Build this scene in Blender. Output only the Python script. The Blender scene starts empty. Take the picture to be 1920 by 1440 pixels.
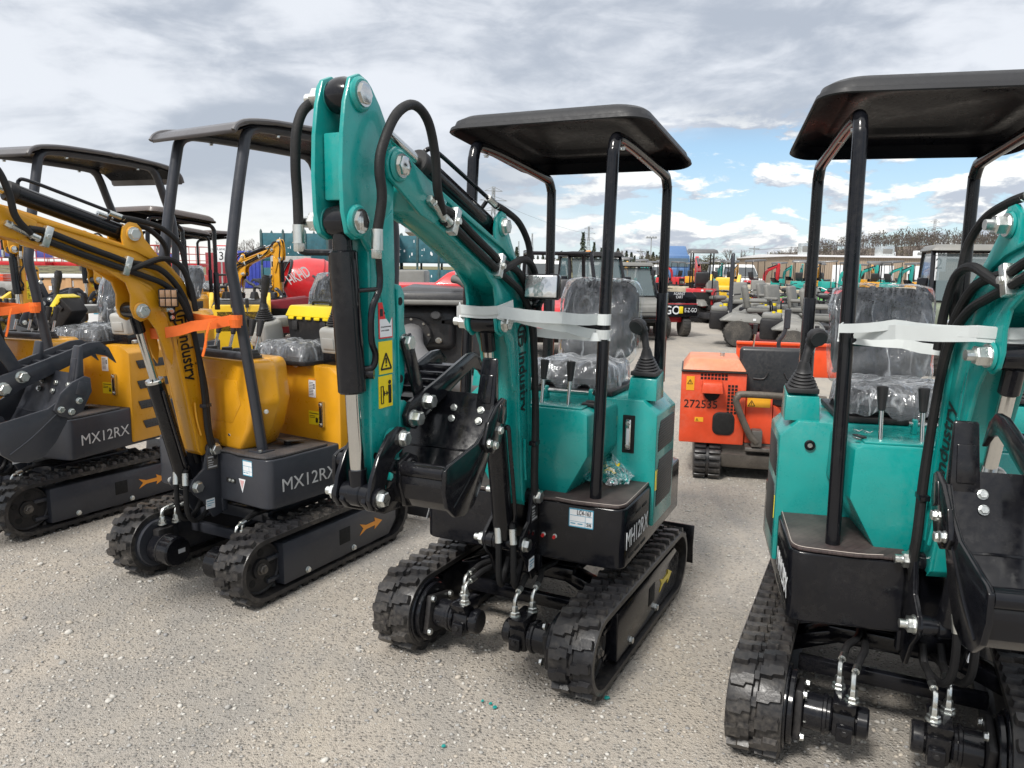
import bpy, bmesh, math, random
import numpy as np
from mathutils import Vector, Matrix
from math import radians as RAD, sin, cos, pi, hypot, atan2
random.seed(7)
SC = bpy.context.scene
COL = SC.collection
V = Vector

# ------------------------------------------------------------------ materials
MATS = {}
def _nt(name):
    m = bpy.data.materials.new(name); m.use_nodes = True
    nt = m.node_tree
    return m, nt, nt.nodes, nt.links, nt.nodes['Principled BSDF']
def N(nt, t, **kw):
    n = nt.nodes.new(t)
    for k, v in kw.items(): setattr(n, k, v)
    return n
def mixc(nt, fac, a, b, blend='MIX'):
    m = nt.nodes.new('ShaderNodeMix'); m.data_type = 'RGBA'; m.blend_type = blend
    for s, v in ((0, fac), (6, a), (7, b)):
        if isinstance(v, bpy.types.NodeSocket): nt.links.new(v, m.inputs[s])
        elif s == 0: m.inputs[0].default_value = v
        else: m.inputs[s].default_value = (*v[:3], 1)
    return m.outputs[2]
def maprange(nt, v, a, b, c=0., d=1., smooth=False):
    m = nt.nodes.new('ShaderNodeMapRange')
    if smooth: m.interpolation_type = 'SMOOTHSTEP'
    nt.links.new(v, m.inputs[0])
    for i, x in zip((1, 2, 3, 4), (a, b, c, d)): m.inputs[i].default_value = x
    return m.outputs[0]
def mth(nt, op, a, b=None, clamp=False):
    m = nt.nodes.new('ShaderNodeMath'); m.operation = op; m.use_clamp = clamp
    for i, v in enumerate((a, b)):
        if v is None: continue
        if isinstance(v, bpy.types.NodeSocket): nt.links.new(v, m.inputs[i])
        else: m.inputs[i].default_value = v
    return m.outputs[0]
def noise(nt, vec, scale, detail=3., rough=.55, dist=0., dim='3D'):
    n = nt.nodes.new('ShaderNodeTexNoise'); n.noise_dimensions = dim
    if vec is not None: nt.links.new(vec, n.inputs['Vector'])
    n.inputs['Scale'].default_value = scale; n.inputs['Detail'].default_value = detail
    n.inputs['Roughness'].default_value = rough; n.inputs['Distortion'].default_value = dist
    return n.outputs['Fac']
def bump(nt, h, st, dist, bsdf):
    b = nt.nodes.new('ShaderNodeBump'); b.inputs['Strength'].default_value = st; b.inputs['Distance'].default_value = dist
    nt.links.new(h, b.inputs['Height']); nt.links.new(b.outputs[0], bsdf.inputs['Normal'])
def surf(name, col, rough=.4, metal=0., coat=0., var=.12, dust=.0, bmp=0., bscale=60., dustcol=(.34,.30,.25), spec=.5):
    """painted / plastic / metal surface: slightly uneven colour and gloss, optional grime in patches"""
    if name in MATS: return MATS[name]
    m, nt, nd, lk, b = _nt(name)
    tc = N(nt, 'ShaderNodeTexCoord'); o = tc.outputs['Object']
    n1 = noise(nt, o, 7., 5.); n2 = noise(nt, o, 55., 4.)
    c = mixc(nt, maprange(nt, n1, .3, .7), [x*(1-var) for x in col], [min(1, x*(1+var*.6)) for x in col])
    if dust > 0:
        n3 = noise(nt, o, 3.1, 6., .65)
        f = mth(nt, 'MULTIPLY', maprange(nt, n3, .42, .75), maprange(nt, n2, .3, .75))
        c = mixc(nt, mth(nt, 'MULTIPLY', f, dust), c, dustcol)
    lk.new(c, b.inputs['Base Color'])
    r = mth(nt, 'ADD', maprange(nt, n2, .3, .7, -.06, .08), maprange(nt, n1, .3, .7, rough-.05, rough+.08), True)
    lk.new(r, b.inputs['Roughness'])
    b.inputs['Metallic'].default_value = metal; b.inputs['Specular IOR Level'].default_value = spec
    b.inputs['Coat Weight'].default_value = coat; b.inputs['Coat Roughness'].default_value = .08
    if bmp > 0: bump(nt, noise(nt, o, bscale, 4.), bmp, .004, b)
    MATS[name] = m; return m
TEAL = surf('teal_paint', (.0,.272,.252), .30, 0, .35, .10, .16, .08, 140)
TEALP = surf('teal_far_paint', (.01,.29,.25), .5)
AMBER = surf('amber_paint', (.64,.30,.010), .33, 0, .3, .10, .10, .05, 120)
LEMON = surf('lemon_paint', (.70,.44,.015), .42, 0, .2, .1, .15)
BLACK = surf('gloss_black_paint', (.006,.0065,.009), .14, 0, .08, .2, .05, spec=.32)
DULL = surf('dull_black_steel', (.012,.012,.014), .45, 0, 0, .2, .15, spec=.3)
CHAR = surf('charcoal_paint', (.030,.033,.042), .36, 0, .15, .12, .08, spec=.4)
ROOFB = surf('roof_plastic_black', (.019,.020,.023), .5, 0, 0, .15, .04, spec=.35)
ROOFG = surf('roof_plastic_grey', (.075,.075,.078), .42, 0, .1, .12, .10)
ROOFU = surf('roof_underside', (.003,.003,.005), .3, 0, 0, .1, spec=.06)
ROOFC = surf('charcoal_roof', (.085,.082,.088), .38, 0, .2, .15, .08)
RUB = surf('track_rubber', (.015,.015,.017), .36, 0, .0, .25, .42, .25, 90, spec=.4)
HOSE = surf('hose_rubber', (.012,.012,.013), .55, 0, 0, .2, .05, .3, 200, spec=.3)
GRIP = surf('grip_plastic', (.018,.018,.02), .5, 0, 0, .15, .05)
CHROME = surf('chrome_rod', (.62,.62,.60), .14, 1., 0, .06)
ZINC = surf('zinc_plate', (.66,.68,.66), .3, 1., 0, .18, 0, .2, 80)
SEATV = surf('seat_vinyl', (.030,.031,.035), .45, 0, .15, .15, .05, .4, 14)
SEATG = surf('grey_vinyl', (.16,.16,.15), .55, 0, 0, .15, .2)
PODG = surf('light_grey_plastic', (.42,.42,.40), .45, 0, 0, .06, .1)
WHITE = surf('white_sticker', (.72,.74,.76), .45, 0, 0, .05)
YSTK = surf('yellow_sticker', (.78,.60,.01), .4, 0, .2, .05)
RSTK = surf('red_sticker', (.62,.02,.02), .4, 0, .2, .05)
OSTK = surf('orange_sticker', (.80,.30,.02), .4, 0, .2, .05)
BLUES = surf('blue_sticker', (.05,.28,.42), .4)
INK = surf('black_ink', (.008,.008,.008), .5)
SILVER = surf('silver_lettering', (.55,.56,.57), .4, .2)
HOLE = surf('dark_opening', (.004,.004,.004), .8)
STRAPW = surf('white_strapping', (.66,.70,.70), .42, 0, .15, .06)
STRAPW.node_tree.nodes['Principled BSDF'].inputs['Alpha'].default_value = .86
STRAPO = surf('orange_webbing', (.85,.16,.02), .6, 0, 0, .12, 0, .4, 300)
STEEL = surf('worn_steel', (.13,.12,.11), .45, .6, 0, .3, .5)
RED = surf('red_paint', (.50,.012,.018), .35, 0, .3, .12, .15)
ORANGE = surf('orange_paint', (.64,.062,.016), .42, 0, .15, .15, .30, 0, 60, (.45,.33,.24))
HOTOR = surf('bright_orange_paint', (.80,.075,.012), .38, 0, .2, .12, .12)
GREYM = surf('mower_grey', (.17,.17,.16), .45, 0, 0, .12, .3)
MAROON = surf('maroon_paint', (.12,.012,.018), .4, 0, .1, .15, .3)
TYRE = surf('tyre_rubber', (.03,.029,.028), .7, 0, 0, .2, .6)
GLASS = None

def mat_glass():
    m, nt, nd, lk, b = _nt('tinted_glass')
    b.inputs['Base Color'].default_value = (.10,.14,.15,1); b.inputs['Roughness'].default_value = .06
    b.inputs['Alpha'].default_value = .62; b.inputs['Coat Weight'].default_value = 1
    n = noise(nt, N(nt,'ShaderNodeTexCoord').outputs['Object'], 4.)
    lk.new(maprange(nt, n, .3, .7, .04, .14), b.inputs['Roughness'])
    return m
GLASS = mat_glass()
def mat_wrap():
    """thin clear plastic film, crumpled: mostly see-through with milky creases"""
    m, nt, nd, lk, b = _nt('clear_plastic_film')
    o = N(nt,'ShaderNodeTexCoord').outputs['Object']
    mp = N(nt,'ShaderNodeMapping'); mp.inputs['Scale'].default_value = (1.3,1.3,.36); lk.new(o, mp.inputs[0])
    n1 = noise(nt, mp.outputs[0], 6., 3., .5, .9); n2 = noise(nt, mp.outputs[0], 15., 3., .5, 1.2); msk = noise(nt, o, 5., 2.)
    ridge = mth(nt,'ABSOLUTE', mth(nt,'SUBTRACT', n1, .5)); r2 = mth(nt,'ABSOLUTE', mth(nt,'SUBTRACT', n2, .5))
    h = mth(nt,'ADD', mth(nt,'MULTIPLY', n1, 2.2), mth(nt,'MULTIPLY', n2, 1.0))
    cr = mth(nt,'MULTIPLY', maprange(nt, ridge, .0, .035, .42, .0, True), maprange(nt, msk, .40, .62))
    cr2 = mth(nt,'MULTIPLY', maprange(nt, r2, .0, .02, .18, .0, True), maprange(nt, msk, .62, .42))
    lw = N(nt,'ShaderNodeLayerWeight'); lw.inputs['Blend'].default_value = .35
    a = mth(nt,'ADD', mth(nt,'ADD', cr, cr2), mth(nt,'ADD', maprange(nt, noise(nt, o, 3.5, 3.), .4, .7, .06, .18), maprange(nt, lw.outputs['Facing'], .4, .95, 0, .5)), True)
    bp = N(nt,'ShaderNodeBump'); bp.inputs['Strength'].default_value = .7; bp.inputs['Distance'].default_value = .03; lk.new(h, bp.inputs['Height'])
    tr = N(nt,'ShaderNodeBsdfTransparent'); tr.inputs[0].default_value = (.93,.94,.95,1)
    df = N(nt,'ShaderNodeBsdfDiffuse'); df.inputs[0].default_value = (.62,.65,.68,1); lk.new(bp.outputs[0], df.inputs['Normal'])
    gl = N(nt,'ShaderNodeBsdfGlossy'); gl.inputs['Roughness'].default_value = .10; gl.inputs[0].default_value = (.95,.97,1,1); lk.new(bp.outputs[0], gl.inputs['Normal'])
    fr = N(nt,'ShaderNodeFresnel'); fr.inputs[0].default_value = 1.5; lk.new(bp.outputs[0], fr.inputs['Normal'])
    m1 = N(nt,'ShaderNodeMixShader'); lk.new(a, m1.inputs[0]); lk.new(tr.outputs[0], m1.inputs[1]); lk.new(df.outputs[0], m1.inputs[2])
    m2 = N(nt,'ShaderNodeMixShader'); lk.new(mth(nt,'MULTIPLY', fr.outputs[0], 1.3, True), m2.inputs[0]); lk.new(m1.outputs[0], m2.inputs[1]); lk.new(gl.outputs[0], m2.inputs[2])
    lk.new(m2.outputs[0], nt.nodes['Material Output'].inputs[0]); nt.nodes.remove(b)
    return m
WRAP = mat_wrap()
def mat_lens():
    m, nt, nd, lk, b = _nt('lamp_lens')
    o = N(nt,'ShaderNodeTexCoord').outputs['Object']
    v = N(nt,'ShaderNodeTexVoronoi'); v.inputs['Scale'].default_value = 60.; lk.new(o, v.inputs['Vector'])
    b.inputs['Base Color'].default_value = (.62,.64,.65,1); b.inputs['Metallic'].default_value = .85
    b.inputs['Roughness'].default_value = .14; b.inputs['Coat Weight'].default_value = 1.
    bump(nt, v.outputs['Distance'], .14, .004, b)
    return m
LENS = mat_lens()
def mat_mesh(name, base, hole, sc, axis=1):
    """perforated / louvred grille"""
    m, nt, nd, lk, b = _nt(name)
    o = N(nt,'ShaderNodeTexCoord').outputs['Object']
    w = N(nt,'ShaderNodeTexWave'); w.bands_direction = 'Z'; w.inputs['Scale'].default_value = sc; lk.new(o, w.inputs[0])
    f = maprange(nt, w.outputs['Fac'], .35, .65)
    if axis == 2:
        v = N(nt,'ShaderNodeTexVoronoi'); v.inputs['Scale'].default_value = sc*3.; lk.new(o, v.inputs['Vector']); v.inputs['Randomness'].default_value = .15
        f = maprange(nt, v.outputs['Distance'], .30, .42)
    lk.new(mixc(nt, f, hole, base), b.inputs['Base Color']); b.inputs['Roughness'].default_value = .5
    bump(nt, f, .6, .004, b)
    return m
LOUV = mat_mesh('louvre_grille', (.03,.035,.038), (.003,.003,.003), 26.)
PERF = mat_mesh('perforated_grille', (.045,.047,.05), (.003,.003,.003), 24., 2)
def mat_weave(name, col, sc, depth=.5):
    m, nt, nd, lk, b = _nt(name)
    o = N(nt,'ShaderNodeTexCoord').outputs['Object']
    mp = N(nt,'ShaderNodeMapping'); mp.inputs['Rotation'].default_value = (0,0,RAD(38)); lk.new(o, mp.inputs[0])
    br = N(nt,'ShaderNodeTexBrick'); lk.new(mp.outputs[0], br.inputs[0])
    br.inputs['Scale'].default_value = sc; br.inputs['Mortar Size'].default_value = .03; br.inputs['Brick Width'].default_value = .8; br.inputs['Row Height'].default_value = .5
    br.inputs['Color1'].default_value = (*[c*.85 for c in col],1); br.inputs['Color2'].default_value = (*[c*1.15 for c in col],1); br.inputs['Mortar'].default_value = (*[c*.45 for c in col],1)
    n = noise(nt, o, 6., 4.)
    lk.new(mixc(nt, maprange(nt, n, .4, .8, 0, .35), br.outputs['Color'], (.22,.19,.17)), b.inputs['Base Color'])
    b.inputs['Roughness'].default_value = .55
    bump(nt, br.outputs['Fac'], -depth, .006, b)
    return m
MATB = mat_weave('brown_quilted_mat', (.042,.028,.028), 22.)
MATG = mat_weave('grey_rubber_mat', (.038,.038,.042), 22.)

# ------------------------------------------------------------------ mesh builder
def basis(d):
    d = V(d).normalized(); a = V((0,0,1)) if abs(d.z) < .95 else V((1,0,0))
    x = a.cross(d).normalized(); return x, d.cross(x).normalized(), d
class MB:
    def __init__(s): s.v = []; s.f = []; s.m = []; s.mats = []; s.M = None
    def mi(s, m):
        if m not in s.mats: s.mats.append(m)
        return s.mats.index(m)
    def add(s, vs, fs, mat):
        o = len(s.v); k = s.mi(mat)
        if s.M is not None: vs = [s.M @ V(v) for v in vs]
        s.v.extend([tuple(v) for v in vs]); s.f.extend([tuple(o+i for i in f) for f in fs]); s.m.extend([k]*len(fs)); return s
    def addbm(s, bm, mat):
        bm.verts.index_update()
        s.add([v.co.copy() for v in bm.verts], [[v.index for v in f.verts] for f in bm.faces], mat); bm.free(); return s
    def _bev(s, bm, bev, seg):
        bmesh.ops.recalc_face_normals(bm, faces=bm.faces)
        if bev > 0:
            e = [e for e in bm.edges if len(e.link_faces) == 2 and e.calc_face_angle(0) > RAD(25)]
            bmesh.ops.bevel(bm, geom=e, offset=bev, segments=seg, affect='EDGES', clamp_overlap=True, profile=.5)
    def box(s, c, d, mat, bev=.004, R=None, seg=2):
        bm = bmesh.new(); x, y, z = [q/2 for q in d]
        vs = [bm.verts.new(p) for p in [(-x,-y,-z),(x,-y,-z),(x,y,-z),(-x,y,-z),(-x,-y,z),(x,-y,z),(x,y,z),(-x,y,z)]]
        for f in [(0,3,2,1),(4,5,6,7),(0,1,5,4),(1,2,6,5),(2,3,7,6),(3,0,4,7)]: bm.faces.new([vs[i] for i in f])
        s._bev(bm, min(bev, min(d)*.45), seg)
        bmesh.ops.transform(bm, matrix=Matrix.Translation(V(c)) @ (R.to_4x4() if R is not None else Matrix()), verts=bm.verts)
        return s.addbm(bm, mat)
    def hexa(s, lo, hi, mat, bev=.003, seg=2):
        """two quads (each 4 points, same order) joined into a block"""
        bm = bmesh.new(); vs = [bm.verts.new(p) for p in list(lo)+list(hi)]
        n = len(lo); bm.faces.new(vs[:n]); bm.faces.new(vs[n:])
        for i in range(n): bm.faces.new([vs[i], vs[(i+1)%n], vs[n+(i+1)%n], vs[n+i]])
        s._bev(bm, bev, seg); return s.addbm(bm, mat)
    def prism(s, pts, ax, a, b, mat, bev=.003, seg=2):
        """outline in the plane across axis ax ('x': (y,z), 'y': (x,z), 'z': (x,y)), from a to b along it"""
        def P(p, h): return {'x': (h,p[0],p[1]), 'y': (p[0],h,p[1]), 'z': (p[0],p[1],h)}[ax]
        return s.hexa([P(p,a) for p in pts], [P(p,b) for p in pts], mat, bev, seg)
    def cyl(s, p0, p1, r, mat, n=20, r1=None, bev=0.):
        p0, p1 = V(p0), V(p1); r1 = r if r1 is None else r1; x, y, d = basis(p1-p0); L = (p1-p0).length
        prof = [(0, r), (L, r1)]
        if bev > 0: prof = [(0, r-bev), (bev, r), (L-bev, r1), (L, r1-bev)]
        return s.lathe(prof, p0, d, mat, n, x, y)
    def lathe(s, prof, o, d, mat, n=24, x=None, y=None, closed=True):
        if x is None: x, y, d = basis(d)
        o = V(o); vs = []; fs = []
        for h, r in prof:
            for i in range(n):
                a = 2*pi*i/n; vs.append(o + d*h + (x*cos(a)+y*sin(a))*r)
        for k in range(len(prof)-1):
            for i in range(n):
                j = (i+1) % n; fs.append((k*n+i, k*n+j, (k+1)*n+j, (k+1)*n+i))
        if closed: fs.append(tuple(reversed(range(n)))); fs.append(tuple(range((len(prof)-1)*n, len(prof)*n)))
        return s.add(vs, fs, mat)
    def tube(s, pts, r, mat, n=8, sub=6, rr=None):
        pts = [V(p) for p in pts]
        if sub > 1 and len(pts) > 2:
            q = [pts[0]*2-pts[1]] + pts + [pts[-1]*2-pts[-2]]; out = []
            for i in range(1, len(q)-2):
                for k in range(sub):
                    t = k/sub; a, b, c, d = q[i-1], q[i], q[i+1], q[i+2]
                    out.append(.5*((2*b)+(c-a)*t+(2*a-5*b+4*c-d)*t*t+(3*b-a-3*c+d)*t*t*t))
            pts = out + [pts[-1]]
        vs = []; fs = []; x = None
        for i, p in enumerate(pts):
            d = (pts[min(i+1,len(pts)-1)] - pts[max(i-1,0)]).normalized()
            if x is None: x, y, _ = basis(d)
            else:
                x = (x - d*x.dot(d)).normalized(); y = d.cross(x)
            q = r if rr is None else rr[min(i*len(rr)//len(pts), len(rr)-1)]
            for k in range(n): a = 2*pi*k/n; vs.append(p + (x*cos(a)+y*sin(a))*q)
        for i in range(len(pts)-1):
            for k in range(n):
                j = (k+1) % n; fs.append((i*n+k, i*n+j, (i+1)*n+j, (i+1)*n+k))
        fs.append(tuple(reversed(range(n)))); fs.append(tuple(range((len(pts)-1)*n, len(pts)*n)))
        return s.add(vs, fs, mat)
    def bolt(s, p, d, r, mat=None, h=None, stud=False):
        """washer + hex head (or nut with a stud end) standing on point p along d"""
        mat = mat or ZINC; p = V(p); d = V(d).normalized(); h = h or r*.75
        s.cyl(p, p+d*r*.18, r*1.18, mat, 16)
        x, y, d = basis(d); q = p+d*r*.18
        s.lathe([(0,r),(h*.85,r),(h,r*.86)], q, d, mat, 6, x, y)
        if stud: s.cyl(q+d*h, q+d*(h+r*.8), r*.55, mat, 12)
        return s
    def decal(s, o, r, u, w, h, mat, off=.0015):
        """thin sheet glued on a face: lower-left corner o, right r, up u"""
        o, r, u = V(o), V(r).normalized(), V(u).normalized(); n = r.cross(u)
        a = [o, o+r*w, o+r*w+u*h, o+u*h]
        return s.hexa([p - n*.002 for p in a], [p + n*off for p in a], mat, 0)
    def grid(s, P, mat, flip=False):
        """P[i][j] points -> quads"""
        n, k = len(P), len(P[0]); vs = [p for row in P for p in row]; fs = []
        for i in range(n-1):
            for j in range(k-1):
                q = (i*k+j, (i+1)*k+j, (i+1)*k+j+1, i*k+j+1); fs.append(q[::-1] if flip else q)
        return s.add(vs, fs, mat)
    def obj(s, name, parent=None, rot=0., ang=34, loc=None):
        me = bpy.data.meshes.new(name); me.from_pydata(s.v, [], s.f)
        for m in s.mats: me.materials.append(m)
        me.polygons.foreach_set('material_index', s.m); me.polygons.foreach_set('use_smooth', [True]*len(s.f))
        me.set_sharp_from_angle(angle=RAD(ang)); me.update()
        o = bpy.data.objects.new(name, me); COL.objects.link(o)
        if parent is not None: o.parent = parent
        if rot: o.rotation_euler[2] = rot
        if loc is not None: o.location = loc
        return o
def thing(name, label, cat, loc=(0,0,0), rz=0., group=None):
    o = bpy.data.objects.new(name, None); COL.objects.link(o); o.empty_display_size = .2
    o.location = loc; o.rotation_euler = (0,0,rz); o['label'] = label; o['category'] = cat
    if group: o['group'] = group
    return o
def tag(o, label, cat, group=None):
    o['label'] = label; o['category'] = cat
    if group: o['group'] = group
    return o
def struct(o, kind='structure'): o['kind'] = kind; return o
def dup(root, loc, rz, label, group=None, sc=1.):
    r = root.copy(); COL.objects.link(r); r.location = loc; r.rotation_euler = (0,0,rz); r.scale = (sc,)*3; r['label'] = label
    if group: r['group'] = group
    for ch in list(root.children):
        c = ch.copy(); COL.objects.link(c); c.parent = r
        for g in ch.children: d = g.copy(); COL.objects.link(d); d.parent = c
    return r
def lettering(parent, s, h, o, r, u, mat, rot=0., name='lettering', sx=1., bold=0.):
    """raised lettering: baseline starts at o, runs along r, capitals h high along u"""
    cu = bpy.data.curves.new('tmp', 'FONT'); cu.body = s; cu.size = h/.70; cu.extrude = .0006; cu.offset = bold
    cu.resolution_u = 3
    to = bpy.data.objects.new('tmp', cu); COL.objects.link(to)
    dg = bpy.context.evaluated_depsgraph_get(); me = bpy.data.meshes.new_from_object(to.evaluated_get(dg))
    bpy.data.objects.remove(to); bpy.data.curves.remove(cu)
    r, u = V(r).normalized(), V(u).normalized(); n = r.cross(u); o = V(o)
    for v in me.vertices: v.co = o + r*(v.co.x*sx) + u*v.co.y + n*(v.co.z + .0025)
    me.materials.clear(); me.materials.append(mat); me.name = name
    ob = bpy.data.objects.new(name, me); COL.objects.link(ob); ob.parent = parent
    if rot: ob.rotation_euler[2] = rot
    return ob
def rrect(x0, x1, y0, y1, r, n=5):
    o = []
    for cx, cy, a0 in ((x1-r,y1-r,0),(x0+r,y1-r,90),(x0+r,y0+r,180),(x1-r,y0+r,270)):
        for i in range(n+1): a = RAD(a0+90*i/n); o.append((cx+r*cos(a), cy+r*sin(a)))
    return o
def circ(cx, cy, r, n=20, a0=0., a1=360.):
    return [(cx+r*cos(RAD(a0+(a1-a0)*i/n)), cy+r*sin(RAD(a0+(a1-a0)*i/n))) for i in range(n + (0 if a1-a0 >= 360 else 1))]
# ------------------------------------------------------------------ mini excavator (local: x forward to the bucket, y right as seen from the front, z up)
FX, RX, CZ, RB, LUG = .628, -.36, .178, .153, .023
TY = .392
def loop_at(s, R):
    L = FX-RX; A = pi*R; T = 2*L+2*A; s %= T
    if s < L: return RX+s, CZ-R, 0., -1.
    s -= L
    if s < A: t = -pi/2 + s/R; return FX+R*cos(t), CZ+R*sin(t), cos(t), sin(t)
    s -= A
    if s < L: return FX-s, CZ+R, 0., 1.
    s -= L; t = pi/2 + s/R; return RX+R*cos(t), CZ+R*sin(t), cos(t), sin(t)
def track_mesh(side):
    mb = MB(); yc = side*TY; W = .176; T = 2*(FX-RX)+2*pi*RB
    n = 150; vs = []; fs = []
    prof = [(-W/2,0.),(-W/2+.012,.004),(-.012,.004),(-.006,-.003),(.006,-.003),(.012,.004),(W/2-.012,.004),(W/2,0.),(W/2,-.022),(.03,-.024),(.022,-.05),(-.022,-.05),(-.03,-.024),(-W/2,-.022)]
    m = len(prof)
    for i in range(n):
        x, z, nx, nz = loop_at(T*i/n, RB)
        for y, h in prof:
            hh = h if h > -.03 else (h if i % 3 == 0 else -.024)
            vs.append((x+nx*hh, yc+y, z+nz*hh))
    for i in range(n):
        j = (i+1) % n
        for k in range(m): l = (k+1) % m; fs.append((i*m+k, j*m+k, j*m+l, i*m+l))
    mb.add(vs, fs, RUB)
    # lugs: staggered stepped blocks in two rows
    K = 39; pitch = T/K
    shape = [(-.021,.004),(.013,.004),(.013,.030),(.027,.036),(.027,.079),(.014,.084),(-.008,.084),(-.012,.050),(-.021,.044)]
    for k in range(K):
        for row in (-1, 1):
            s0 = k*pitch + (pitch*.5 if row > 0 else 0)
            bot = []; top = []
            cx = sum(p[0] for p in shape)/len(shape); cy = sum(p[1] for p in shape)/len(shape)
            for a, b in shape:
                for lst, hgt, sc in ((bot, .002, 1.), (top, LUG, .80)):
                    aa = cx+(a-cx)*sc; bb = cy+(b-cy)*(sc*.5+.5)
                    x, z, nx, nz = loop_at(s0+aa*row, RB); lst.append((x+nx*hgt, yc+row*bb, z+nz*hgt))
            q = len(shape); mb.add(bot+top, [tuple(range(q,2*q))]+[(i,(i+1)%q,q+(i+1)%q,q+i) for i in range(q)], RUB)
        s0 = (k+.25)*pitch; p = []
        for hgt, w in ((.0,.011),(.016,.008)):
            for a, b in ((-.013,-w),(.013,-w),(.013,w),(-.013,w)):
                x, z, nx, nz = loop_at(s0+a, RB); p.append((x+nx*hgt, yc+b, z+nz*hgt))
        mb.add(p, [(4,5,6,7),(0,1,5,4),(1,2,6,5),(2,3,7,6),(3,0,4,7)], RUB)
    bm = bmesh.new(); me = bpy.data.meshes.new('t'); me.from_pydata(mb.v, [], mb.f); bm.from_mesh(me); bmesh.ops.recalc_face_normals(bm, faces=bm.faces)
    r = MB(); r.addbm(bm, RUB); bpy.data.meshes.remove(me); return r

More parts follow.
